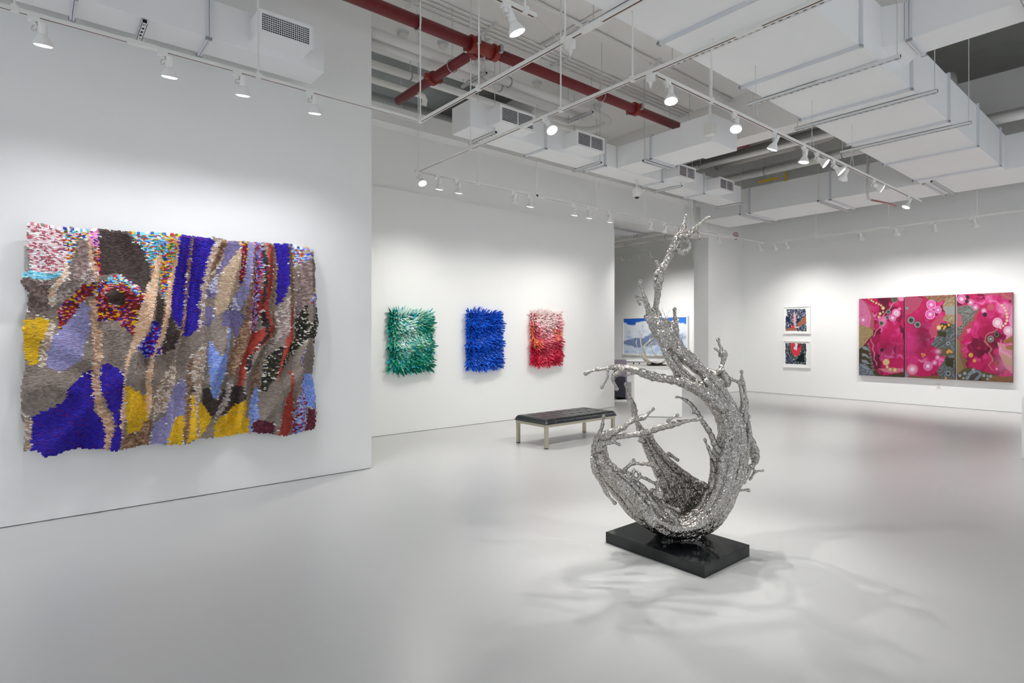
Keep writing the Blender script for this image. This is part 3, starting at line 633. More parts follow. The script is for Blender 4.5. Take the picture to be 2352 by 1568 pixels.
REG1 = [('PNKW',[(90,90),(330,110),(330,330),(300,390),(230,420),(110,390),(100,250)]),('CYA',[(60,420),(120,375),(230,400),(310,370),(330,370),(300,410),(200,440),(100,430)]),
 ('CONF',[(310,110),(530,130),(530,190),(460,190),(400,200),(370,330),(330,330)]),('TAUPE',[(50,455),(100,430),(240,440),(250,480),(220,660),(100,640),(105,520)]),
 ('TAUW',[(400,190),(470,190),(520,450),(400,500),(260,610),(250,560),(340,430),(350,340)]),('TAUPE',[(400,190),(470,190),(480,280),(440,400),(360,470),(340,430),(350,340)]),('PEAW',[(320,320),(345,350),(330,430),(270,500),(250,600),(220,600),(225,490),(290,420)]),
 ('PINK',[(470,130),(530,130),(530,240),(480,240)]),('PEAB',[(455,140),(475,150),(490,300),(530,440),(510,460),(470,330)]),('MIXR',[(500,240),(540,230),(550,410),(525,420),(500,330)]),
 ('CONC',[(715,130),(1000,150),(1000,300),(930,310),(860,380),(840,330),(800,230),(740,170)]),('DKBR',[(530,125),(690,130),(740,180),(800,230),(850,370),(830,490),(790,530),(720,450),(660,390),(590,400),(550,410),(540,300)]),
 ('MIXR',[(540,450),(600,410),(680,400),(760,470),(800,540),(770,640),(740,780),(690,740),(660,690),(580,685),(525,690),(500,600),(510,520)]),('CONC',[(570,430),(620,405),(680,400),(780,510),(760,530),(680,450),(580,460)]),('DKBR',[(560,520),(640,490),(690,540),(680,600),(590,580)]),
 ('MIXR',[(500,460),(420,480),(330,560),(270,630),(290,770),(330,700),(380,640),(420,570),(500,530)]),('LAV',[(420,570),(470,600),(475,720),(440,850),(410,940),(300,1000),(220,980),(200,930),(250,780),(330,700),(380,650)]),
 ('YEL',[(65,680),(180,665),(240,680),(220,760),(170,840),(150,950),(90,965),(65,850)]),('BROW',[(225,680),(270,700),(240,800),(200,970),(160,970),(180,830)]),
 ('BLUE',[(120,1280),(230,1230),(320,1180),(330,1110),(440,1010),(490,985),(490,1180),(500,1240),(550,1300),(570,1400),(560,1490),(380,1500),(200,1540),(110,1490)]),
 ('BLUE',[(535,960),(580,945),(650,985),(680,1030),(690,1180),(650,1240),(670,1380),(650,1490),(590,1495),(600,1400),(630,1340),(600,1250),(545,1150),(530,1050)]),
 ('PEAB',[(465,560),(510,560),(520,720),(545,760),(545,920),(530,1060),(540,1200),(600,1270),(625,1350),(600,1400),(590,1495),(560,1490),(570,1380),(540,1290),(500,1220),(490,1100),(490,980),(500,880),(490,760),(480,650)]),
 ('YEL',[(690,1080),(740,1110),(830,1160),(830,1300),(780,1370),(700,1385),(685,1250)]),('PEA',[(900,260),(925,300),(890,440),(860,640),(830,750),(760,840),(720,920),(690,1060),(690,1290),(670,1380),(660,1260),(685,1040),(700,920),(740,800),(770,640),(800,540),(840,440),(870,330)]),
 ('CONY',[(920,290),(1000,270),(990,480),(940,550),(900,490),(905,380)]),('DKBR',[(880,510),(930,560),(930,700),(900,770),(870,690),(870,600)]),('BLUW',[(760,850),(840,760),(850,690),(890,700),(900,770),(880,850),(930,850),(940,880),(890,900),(820,920)]),
 ('PEA',[(975,290),(1000,300),(1000,480),(970,560),(960,680),(930,800),(890,860),(860,930),(850,1060),(860,1200),(830,1290),(820,1180),(810,1050),(840,930),(870,850),(910,740),(930,620),(940,540)]),
 ('DKBR',[(960,660),(1000,620),(1000,860),(930,900),(930,820)]),('BRO',[(680,1390),(780,1370),(800,1320),(840,1290),(870,1290),(850,1470),(660,1495)]),('BROW',[(900,1090),(1000,930),(1000,1150),(930,1260),(860,1300),(870,1180)]),
 ('LAV',[(870,1330),(960,1260),(1000,1200),(1000,1460),(860,1465),(845,1410)]),('YEL',[(960,1390),(1000,1330),(1000,1460),(950,1460)]),('BROW',[(60,1260),(120,1290),(110,1500),(75,1500),(85,1380)])]
REG2 = [('CONY',[(0,100),(80,105),(80,240),(0,440)]),('PEA',[(80,120),(90,140),(75,330),(40,500),(10,680),(0,690),(0,470),(50,280)]),('DKBR',[(0,700),(40,640),(90,740),(60,800),(0,860)]),
 ('BLUE',[(85,115),(300,120),(310,150),(260,280),(240,400),(215,560),(230,680),(150,760),(100,750),(90,720),(50,640),(25,560),(50,400),(75,280)]),('BRO',[(150,120),(165,120),(155,300),(140,500),(120,680),(100,760),(85,740),(110,600),(130,400)]),
 ('BROW',[(310,140),(390,145),(390,230),(330,330),(260,450),(240,600),(220,700),(190,740),(225,600),(225,450),(255,300),(300,170)]),('BRO',[(340,145),(390,145),(380,220),(320,300),(270,400),(290,280)]),('LAVD',[(390,150),(450,155),(450,210),(380,300),(340,360),(320,460),(330,500),(270,520),(255,460),(290,410),(350,290)]),
 ('TAN',[(450,190),(460,230),(460,460),(420,520),(360,600),(320,620),(320,540),(330,450),(360,340)]),('LAVW',[(330,350),(335,470),(300,480),(265,450)]),('MIXR',[(460,160),(510,165),(510,250),(490,400),(460,440),(460,300)]),
 ('LAV',[(515,165),(550,165),(545,300),(515,500),(500,560),(470,600),(420,510),(450,470),(490,420)]),('LAVW',[(420,500),(450,520),(480,600),(450,610),(415,560)]),
 ('BRO',[(550,170),(560,300),(545,480),(540,620),(560,660),(540,760),(510,860),(440,990),(400,1020),(370,960),(400,880),(470,740),(510,620),(525,470)]),('LAVD',[(350,620),(400,570),(470,600),(515,620),(490,700),(450,770),(400,700),(360,690)]),
 ('LAVD',[(255,570),(300,560),(310,640),(270,700),(240,690)]),('MIXB',[(550,165),(620,165),(630,280),(600,420),(610,560),(600,650),(550,790),(545,560),(555,420)]),
 ('RED',[(640,165),(690,175),(690,330),(680,470),(640,570),(680,680),(690,740),(640,800),(560,860),(510,930),(480,1080),(460,1070),(470,930),(520,830),(560,740),(640,700),(650,690),(600,620),(600,480),(620,400),(640,330)]),
 ('BLK',[(615,170),(640,280),(635,420),(620,560),(660,680),(660,760),(560,860),(530,960),(500,980),(520,900),(600,800),(640,740),(620,620),(610,480),(620,380)]),
 ('BRO',[(690,180),(710,190),(725,330),(700,480),(690,600),(715,720),(680,800),(620,880),(600,960),(600,1100),(540,1140),(560,1000),(600,900),(660,800),(690,720),(670,600),(680,450),(700,320)]),
 ('BLUE',[(705,155),(795,155),(790,380),(740,540),(710,560),(715,420),(725,310)]),('TAUPE',[(900,260),(940,250),(965,310),(945,450),(890,560),(830,640),(810,700),(830,480),(850,330)]),('CONB',[(810,165),(955,190),(950,250),(900,270),(830,320),(815,300)]),
 ('BRO',[(790,170),(810,180),(815,380),(810,650),(800,800),(790,800),(790,560),(780,420)]),('TAUW',[(715,580),(780,500),(790,620),(780,720),(690,830),(650,880),(640,840),(720,740),(705,640)]),
 ('BLKO',[(820,650),(890,560),(900,700),(960,560),(985,680),(960,800),(910,760),(830,850),(740,950),(700,1000),(640,1110),(600,1100),(640,900),(740,820),(820,780)]),('RED',[(785,520),(800,640),(800,790),(740,920),(710,1020),(690,1060),(700,1010),(740,860),(780,720)]),
 ('CONB',[(920,470),(955,440),(965,580),(900,550)]),('SKY',[(265,780),(290,790),(320,880),(370,870),(385,700),(400,720),(385,950),(350,1080),(330,1160),(300,1150),(270,1060),(260,900)]),
 ('DKBR',[(230,1100),(270,1070),(300,1150),(330,1170),(400,1060),(480,1080),(510,1150),(400,1240),(350,1270),(300,1280),(240,1200)]),('DKBR',[(170,970),(220,960),(215,1050),(190,1130),(160,1110)]),
 ('YEL',[(160,1120),(190,1140),(250,1210),(300,1280),(260,1360),(190,1410),(120,1440),(140,1250)]),('BROW',[(160,880),(230,800),(250,800),(240,950),(220,1100),(200,1200),(215,1410),(190,1410),(185,1200),(165,1000)]),
 ('LAV',[(40,1080),(110,1020),(140,1080),(140,1250),(50,1290),(0,1340),(0,1250)]),('TAUW',[(400,1020),(410,1100),(380,1220),(340,1290),(320,1280),(370,1150),(390,1050)]),
 ('YEL',[(430,1210),(520,1150),(510,1390),(310,1415),(320,1310)]),('YEL',[(10,1390),(60,1270),(120,1270),(100,1450),(0,1465)]),('BRO',[(125,1250),(150,900),(165,900),(160,1200),(130,1430),(100,1450)]),('YEL',[(515,1290),(540,1260),(545,1385),(510,1390)]),
 ('SKY',[(560,1110),(590,1050),(590,1280),(555,1380),(540,1380),(540,1230)]),('MAR',[(560,1290),(690,1310),(690,1385),(560,1390)]),('RED',[(720,1270),(780,1110),(800,1100),(815,1320),(790,1410),(710,1400)]),('RED',[(785,980),(800,960),(810,1100),(815,1250),(800,1250)]),
 ('MIXS',[(860,880),(885,830),(885,980),(915,1150),(880,1390),(820,1400),(820,1250),(850,1100)]),('SKY',[(890,1000),(960,1000),(970,1130),(960,1220),(910,1210)]),('MAR',[(920,1220),(965,1230),(965,1375),(890,1375),(905,1280)])]
REGS = [(k, [(30+x/2.7027, 480+y/2.7027) for x, y in p]) for k, p in REG1] + [(k, [(380+x/2.8, 500+y/2.8) for x, y in p]) for k, p in REG2]
OUTL = [(63,514),(100,516),(148,522),(226,528),(296,535),(348,535),(401,541),(437,546),(487,546),(523,555),(573,561),(644,559),(666,559),(694,568),(717,573),(712,593),(722,611),(717,629),(722,704),(728,746),(721,782),(724,821),(719,857),(725,893),(723,982),
        (698,988),(662,1000),(634,995),(580,991),(541,998),(491,1004),(451,1004),(426,1014),(380,1020),(348,1018),(267,1029),(215,1028),(171,1031),(104,1044),(93,1031),(56,1031),(61,998),(50,939),(52,880),(61,843),(54,754),(65,709),(69,672),(50,648),(58,628),(67,609)]
YTP = 6.235                                    # mean plane of the cloth, a hand off the wall
# folds: (polyline in picture pixels, height in metres, half width in pixels)
FOLDS = [([(205,560),(215,650),(230,760),(240,900),(260,1020)], 0.055, 26), ([(300,540),(330,600),(330,720)], 0.04, 30), ([(60,640),(110,660),(200,640)], 0.05, 26), ([(65,760),(150,800),(210,830)], 0.035, 30),
 ([(60,900),(110,880),(160,900)], 0.045, 28), ([(120,1030),(180,960),(250,880)], 0.06, 34), ([(360,560),(350,700),(310,820),(295,960)], 0.05, 14), ([(395,560),(385,700),(350,800),(345,950),(330,1010)], 0.05, 14),
 ([(437,550),(432,640),(420,740),(400,830),(390,1010)], 0.05, 11), ([(500,560),(470,640),(466,740),(455,860),(440,1000)], 0.05, 14), ([(545,570),(515,700),(520,760),(480,880)], 0.055, 18), ([(575,570),(570,660),(578,740),(560,800),(530,860),(520,960)], 0.05, 12),
 ([(615,570),(605,680),(620,740),(600,790),(560,860),(550,980)], 0.065, 13), ([(660,570),(655,690),(660,780),(630,860),(640,990)], 0.05, 13), ([(707,585),(706,700),(712,760),(680,830),(690,980)], 0.06, 12), ([(260,760),(300,860),(400,880)], 0.035, 30),
 ([(250,680),(280,660),(320,690)], 0.045, 24), ([(600,960),(640,900),(690,850)], 0.04, 16), ([(100,560),(110,620)], 0.035, 26)]
def fold_h(u, v):
    h = 0.022*np.sin(u/27+v/95) + 0.018*np.sin(v/41-u/70+1) + 0.02*(fbm(u/60, v/110, 3)-0.5)
    for pl, a, w in FOLDS:
        d = np.full(u.shape, 1e9)
        for (x0, y0), (x1, y1) in zip(pl[:-1], pl[1:]):
            t = np.clip(((u-x0)*(x1-x0)+(v-y0)*(y1-y0))/((x1-x0)**2+(y1-y0)**2), 0, 1)
            d = np.minimum(d, np.hypot(u-x0-t*(x1-x0), v-y0-t*(y1-y0)))
        h = h + a*np.exp(-(d/(w*0.82))**2)
    return np.clip(h*1.7, -0.06, 0.19)
M_STRIP = attr_mat('dyed_strips', 0.75, spec=0.2)
M_BACK = mat('cloth_backing', '8a827a', 0.85, spec=0.2)
tp = thing('woven_tapestry', (1.2, YTP, 0.6), 'large multicoloured rippled tapestry of woven strips on the long wall', 'tapestry')
xa, xb, za, zb_ = ypt(45, 768, YTP)[0], ypt(735, 768, YTP)[0], 0.52, 2.60
# backing cloth, trimmed to the ragged outline
nx, ny = 130, 110
gx, gz = np.meshgrid(np.linspace(xa, xb, nx+1), np.linspace(za, zb_, ny+1))
Pb = np.stack([gx, np.full(gx.shape, YTP), gz], -1); ub, vb_ = project(Pb)
keep = inpoly(ub, vb_, [((x-385)*0.988+385, (y-775)*0.985+775) for x, y in OUTL])
Pb[..., 1] = YTP + 0.008 - fold_h(ub, vb_)
idx = np.arange((nx+1)*(ny+1)).reshape(ny+1, nx+1)
F = [tuple(q) for q, k in zip(np.stack([idx[:-1,:-1], idx[:-1,1:], idx[1:,1:], idx[1:,:-1]], -1).reshape(-1, 4).tolist(), (keep[:-1,:-1] & keep[:-1,1:] & keep[1:,1:] & keep[1:,:-1]).ravel()) if k]
me = bpy.data.meshes.new('backing_cloth'); me.from_pydata(Pb.reshape(-1, 3).tolist(), [], F); me.materials.append(M_BACK); me.shade_smooth()
bk = link('backing_cloth', me, tp)
sm = bk.modifiers.new('thick', 'SOLIDIFY'); sm.thickness = 0.006; sm.offset = -1
# overlapping strips in rows
ncol, nrow = 138, 168
ci, ri = np.meshgrid(np.arange(ncol), np.arange(nrow))
dx_, dz_ = (xb-xa)/ncol, (zb_-za)/nrow
x = xa + (ci + 0.5*(ri % 2) + nrg.uniform(-.18, .18, ci.shape))*dx_
z = za + (ri + nrg.uniform(-.2, .2, ci.shape))*dz_
u, v = project(np.stack([x, np.full(x.shape, YTP), z], -1))
z = z + 0.30*(fold_h(u, v)-0.04) + 0.008*np.sin(x*9+z*3)
u, v = project(np.stack([x, np.full(x.shape, YTP), z], -1))
ins = inpoly(u + nrg.normal(0, 0.8, u.shape), v + nrg.normal(0, 0.8, u.shape), OUTL)
uj, vj = u + nrg.normal(0, 0.9, u.shape), v + nrg.normal(0, 0.9, u.shape)
reg = np.zeros(u.shape, int)
for k, (nm, poly) in enumerate(REGS): reg[inpoly(uj, vj, poly)] = k+1
col = np.zeros(u.shape+(3,))
keys = ['GREY'] + [k for k, _ in REGS]
for k in range(len(keys)):
    m_ = reg == k
    if m_.any():
        P_ = PAL[keys[k]]; w = np.ones(len(P_)); w[-1] *= 0.3 if keys[k] in ('BLUE', 'YEL', 'GREY', 'RED', 'LAV') else 1
        col[m_] = P_[nrg.choice(len(P_), m_.sum(), p=w/w.sum())]
edge = np.zeros(reg.shape, bool)
edge[:-1] |= reg[:-1] != reg[1:]
fl = edge & (nrg.random(reg.shape) < 0.10); col[fl] = lin('ece8e2')
col *= (nrg.uniform(0.9, 1.08, reg.shape)*(0.8+0.45*fbm(u/45, v/60, 17)))[..., None]
sx, sz = dx_*0.64, dz_*1.05
tilt = nrg.uniform(-0.25, 0.25, reg.shape); ln = nrg.uniform(0.85, 1.25, reg.shape)
cv = []; cc = []
for ex, ez, off in ((-1, 1, 0.001), (1, 1, 0.001), (1, -1, 0.013), (-1, -1, 0.013)):
    qx = x + ex*sx*ln*np.where(ez > 0, 1, 0.92); qz = z + ez*sz + ex*tilt*dz_*0.8
    qu, qv = project(np.stack([qx, np.full(x.shape, YTP), qz], -1))
    cv.append(np.stack([qx, YTP - fold_h(qu, qv) - off - nrg.uniform(0, .004, x.shape), qz], -1)[ins])
V = np.stack(cv, 1); n = len(V); colr = np.repeat(col[ins][:, None, :], 4, 1)
me = bpy.data.meshes.new('woven_strips'); me.from_pydata(V.reshape(-1, 3).tolist(), [], np.arange(n*4).reshape(n, 4)[:, ::-1].tolist())
at = me.color_attributes.new('paint', 'FLOAT_COLOR', 'POINT'); full = np.ones((n*4, 4), np.float32); full[:, :3] = np.clip(colr.reshape(-1, 3), 0, 1); at.data.foreach_set('color', full.ravel())
me.materials.append(M_STRIP)
so_ = link('woven_strips', me, tp); so_['kind'] = 'stuff'; so_['label'] = 'rows of small overlapping dyed strips'

# ------------------------------------------------------------------ three relief panels of folded strips
def obj_col_mat(name, rough=0.5):
    m = bpy.data.materials.new(name); m.use_nodes = True; nt = m.node_tree
    i = nt.nodes.new('ShaderNodeObjectInfo'); nt.links.new(i.outputs['Color'], nt.nodes['Principled BSDF'].inputs['Base Color'])
    nt.nodes['Principled BSDF'].inputs['Roughness'].default_value = rough
    return m
M_PETAL = obj_col_mat('folded_strip_paper', 0.45); M_PETALS = attr_mat('folded_strip_paper_small', 0.45)
PV = [(-1,-.6,0),(1,-.6,0),(1,.6,0),(-1,.6,0),(-.92,-.55,.8),(.92,-.55,.8),(.8,.5,1.0),(-.65,.5,1.02)]
PF = [(3,2,1,0),(4,5,6,7),(0,1,5,4),(1,2,6,5),(2,3,7,6),(3,0,4,7)]
PETAL = bpy.data.meshes.new('folded_strip'); PETAL.from_pydata(PV, [], PF); PETAL.materials.append(M_PETAL)
def relief(label, u0, u1, v0, v1, fn, seed, back):
    r = np.random.default_rng(seed)
    x0, x1 = ypt(u0, 768, Y2-0.05)[0], ypt(u1, 768, Y2-0.05)[0]
    um = (u0+u1)/2; zt, zb2 = ypt(um, v0, Y2-0.05)[2], ypt(um, v1, Y2-0.05)[2]
    t = thing('relief_panel', ((x0+x1)/2, Y2-0.015, zb2), label, 'wall relief', 'relief panels on the recessed wall')
    B((x0+0.10, Y2-0.05, zb2+0.10), (x1-0.10, Y2-0.015, zt-0.10)).build('panel_board', mat('relief_board_'+back, back, 0.7), t)
    W, Hh = x1-x0, zt-zb2; items = []
    nc, nr = 29, 40
    for j in range(nr):
        for i in range(nc):
            s, q = (i+0.5+r.uniform(-.45, .45))/nc, (j+0.5+r.uniform(-.45, .45))/nr
            a, b = 2*s-1, 2*q-1
            e = max(abs(a), abs(b))
            px = x0+0.08+s*(W-0.17); pz = zb2+0.08+q*(Hh-0.16)
            wave = 0.5+0.5*math.sin(q*19+math.sin(s*6)*1.1)
            d = Vector((a*abs(a)**3*2.0+0.45*(1-abs(a)), -1.0, b*abs(b)**4*1.7-0.75*(1-abs(b)**3)-0.8*(0.5-wave))) + Vector((r.normal(0, .2), 0, r.normal(0, .2)))
            d.normalize(); L = 0.05+0.042*wave+r.uniform(-.01, .012)
            if r.random() < (0.35 if e > 0.9 else 0.03): L += 0.025
            items.append((px, pz, d, L, s, q, r.uniform(0.010, 0.016), r.uniform(0.0065, 0.010), r.uniform(0, 6.28), fn(s, q, r)))
    order = sorted(range(len(items)), key=lambda k: -(items[k][3]*items[k][6]))
    vs, fs, cs = [], [], []
    for n_, k in enumerate(order):
        px, pz, d, L, s, q, w, th, rot, c = items[k]
        qt = Vector((0, 0, 1)).rotation_difference(d)
        m = Matrix.Translation((px, Y2-0.05, pz)) @ qt.to_matrix().to_4x4() @ Matrix.Rotation(0.6*math.sin(rot)+0.6, 4, 'Z') @ Matrix.Diagonal((w, th, L, 1))
        if n_ < 280:
            o = bpy.data.objects.new('folded_strip', PETAL); COL.objects.link(o); o.parent = t
            o.matrix_local = Matrix.Translation(-Vector(t.location)) @ m; o.color = (*c, 1)
        else:
            b0 = len(vs); vs += [tuple(m @ Vector(p)) for p in PV]; fs += [tuple(i+b0 for i in f) for f in PF]; cs += [c]*8
    me = bpy.data.meshes.new('small_folded_strips'); me.from_pydata(vs, [], fs); me.materials.append(M_PETALS)
    at = me.color_attributes.new('paint', 'FLOAT_COLOR', 'POINT'); full = np.ones((len(vs), 4), np.float32); full[:, :3] = cs; at.data.foreach_set('color', full.ravel())
    o = link('small_folded_strips', me, t); o['kind'] = 'stuff'
def mixl(a, b, t): a, b = np.array(lin(a)), np.array(lin(b)); return a*(1-t)+b*t
def c_green(s, q, r):
    e = max(abs(2*s-1)**1.6, abs(2*q-1)**2.2 * (1 if q < 0.5 else 0.25))
    n_ = float(fbm(np.array([s*3.2]), np.array([q*4.2]), 5, 2)[0])
    t = 0.72*(1-e)+0.55*(n_-0.5)*1.6 + 0.85*(q-0.42)*(1-abs(2*s-1)**1.5) + r.normal(0, .12)
    c = mixl('047a63', '1fb898', np.clip(t*2.2, 0, 1)); c = c*(1-np.clip(t*2-0.6, 0, 1)) + np.array(lin('e2f8f2'))*np.clip(t*2-0.6, 0, 1)
    if r.random() < 0.14: c = mixl('0fa0b0', '35c8d8', r.random())
    if r.random() < 0.08: c = mixl('58c890', 'a0e8b8', r.random())
    return tuple(np.clip(c, 0, 1))
def c_blue(s, q, r):
    c = mixl('0c48ba', '1a70ea', r.random()); 
    if r.random() < 0.08: c = mixl('3a50d0', '2a7cf0', r.random())
    return tuple(c)
def c_pink(s, q, r):
    t = 1.45*(q-0.42) + 0.25*(1-abs(2*s-1.1)) + r.normal(0, .1) - 0.25*abs(2*s-1)**3
    c = mixl('cf1f45', 'ee7a90', np.clip(t*1.5+0.35, 0, 1)); k = np.clip(t*1.9-0.42, 0, 1); c = c*(1-k)+np.array(lin('fbe9e6'))*k
    n_ = float(fbm(np.array([s*4]), np.array([q*5]), 9, 2)[0])
    if (s < 0.3 and 0.25 < q < 0.8 or s > 0.7 and 0.4 < q < 0.9) and n_ > 0.5 and r.random() < 0.6: c = mixl('f0785a', 'f5a070', r.random())
    return tuple(np.clip(c, 0, 1))
relief('spiky green relief panel fading to white, first of three', 884, 1001, 704, 862, c_green, 1, '0a5a4a')
relief('spiky cobalt blue relief panel, middle of three', 1064, 1160, 706, 854, c_blue, 2, '0a2f80')
relief('spiky pink and crimson relief panel, last of three', 1213, 1295, 708, 845, c_pink, 3, '901838')

# ------------------------------------------------------------------ triptych on the end wall
M_PAINT = attr_mat('canvas_paint', 0.55, spec=0.3); M_CANV = mat('canvas_edge', '7a3a4a', 0.7)
def rings(c, X, Y, cx, cy, r, cols, ex=1.0):
    d = np.hypot((X-cx)/ex, Y-cy)
    for f, k in cols: c = mixc(c, k, 1-sstep(r*f-1.5, r*f+1.5, d))
    return c
def poly_paint(c, X, Y, poly, k, sd, amp=10, stripes=None):
    jx = (fbm(X/34, Y/34, sd)-0.5)*amp*5.5; jy = (fbm(X/34+9, Y/34, sd+1)-0.5)*amp*5.5
    m_ = inpoly(X+jx, Y+jy, poly).astype(float)
    c = mixc(c, k, m_)
    if stripes:
        s_ = (np.sin((X*0.5+Y*0.8+fbm(X/60, Y/60, sd+5)*160)/stripes[1]) > 0.45)*m_
        c = mixc(c, stripes[0], s_*0.75)
    return c
def pink_base(X, Y, sd):
    wx = (fbm(X/150, Y/150, sd+30, 3)-0.5)*320; wy = (fbm(X/150+7, Y/150, sd+40, 3)-0.5)*320
    n1 = fbm((X+wx)/210, (Y+wy)/150, sd, 5); n2 = fbm((X+wy)/260+5, (Y-wx)/200, sd+7, 4)
    c = np.zeros(X.shape+(3,))+np.array(lin('c21a5e'))
    c = mixc(c, 'dc3c88', sstep(0.5, 0.66, n1)); c = mixc(c, '8a1040', sstep(0.52, 0.62, n2)); c = mixc(c, '600a2c', sstep(0.6, 0.72, n2))
    return mixc(c, 'ec80b4', sstep(0.64, 0.78, n1)*(1-sstep(0.5, 0.6, n2)))
PK = [(0.95, 'e494bc'), (0.82, 'd868a4'), (0.5, 'e8aecb'), (0.22, 'f4e2ea')]
GO = [(1.0, 'b08a50'), (0.8, 'e6c890')]; GR = [(1.0, '98a0a0'), (0.75, '585c54'), (0.3, '2c302c')]; OR = [(1.0, 'e0a040')]
def art1(u, v, s, t):
    X, Y = (u-1960)*6.27, (v-650)*6.27; c = pink_base(X, Y, 21)
    d = np.exp(-(((X-480)/190)**2+((Y-950)/150)**2)); c = mixc(c, '7c0c34', d*0.7)
    c = poly_paint(c, X, Y, [(60,210),(160,250),(240,330),(290,480),(300,600),(320,680),(60,640)], 'b05a60', 31, 6)
    c = poly_paint(c, X, Y, [(60,215),(130,250),(215,340),(265,500),(230,640),(60,600)], 'dc7aa4', 32, 5, ('c85a90', 4.5))
    c = poly_paint(c, X, Y, [(60,590),(160,620),(290,680),(290,740),(210,820),(150,900),(60,980)], 'a8946c', 33, 5, ('94794c', 7))
    c = poly_paint(c, X, Y, [(60,960),(190,880),(240,960),(260,1080),(290,1200),(400,1330),(720,1290),(740,1400),(60,1400)], '4a4028', 34, 6)
    c = poly_paint(c, X, Y, [(60,1160),(160,1150),(260,1240),(330,1340),(60,1350)], '646c78', 35, 5, ('8a949c', 8))
    for yy in (905, 1010, 1100, 1180): c = poly_paint(c, X, Y, [(110,yy),(180,yy+10),(250,yy+70),(200,yy+60),(130,yy+40)], '8c98a2', 36, 5)
    c = poly_paint(c, X, Y, [(350,1225),(430,1230),(560,1215),(720,1225),(720,1275),(560,1300),(430,1275)], 'd07890', 37, 4)
    for (x0, y0, x1, y1) in ((620,250,520,370),(520,370,410,480),(430,480,480,560),(480,560,380,640),(380,640,280,760),(260,800,300,1000),(290,1000,330,1180)):
        Xw, Yw = X+11*np.sin(Y/21), Y+9*np.sin(X/26); tt = np.clip(((Xw-x0)*(x1-x0)+(Yw-y0)*(y1-y0))/((x1-x0)**2+(y1-y0)**2), 0, 1); c = mixc(c, 'd08aa2', 0.85*(1-sstep(5, 8, np.hypot(Xw-x0-tt*(x1-x0), Yw-y0-tt*(y1-y0)))))
    c = rings(c, X, Y, 595, 235, 46, GR[1:] and [(1.0, 'a08a7a'), (0.85, '5c5a56')]); c = rings(c, X, Y, 690, 210, 48, [(1, 'e884b0')])
    for a, b, r_ in ((225,230,12),(263,247,17),(288,268,14),(330,287,17),(370,305,14),(400,322,16),(428,360,27),(428,415,14),(386,440,22),(365,487,18)): c = rings(c, X, Y, a, b, r_, GO)
    for a, b, r_ in ((505,413,32),(490,495,27),(405,577,35)): c = rings(c, X, Y, a, b, r_, GR)
    c = rings(c, X, Y, 618, 430, 62, [(1, 'ee88c0'), (0.55, 'f6d8e4'), (0.3, 'c8b8b0')]); c = rings(c, X, Y, 565, 500, 55, PK); c = rings(c, X, Y, 665, 370, 22, [(1, 'e080a8')]); c = rings(c, X, Y, 140, 530, 55, PK)
    for a, b, r_ in ((410,965,24),(362,1047,21)): c = rings(c, X, Y, a, b, r_, [(1, '2a2420')])
    c = rings(c, X, Y, 473, 1138, 50, [(1, 'd09060'), (0.86, 'dcc090')]); c = rings(c, X, Y, 488, 1207, 22, GO); c = rings(c, X, Y, 530, 1243, 28, GO); c = rings(c, X, Y, 598, 1250, 32, GO)
    for i in range(9): c = rings(c, X, Y, 215+i*9, 880+i*46, 16, [(1, '9aa2a6'), (0.7, '6a4a48')])
    return c
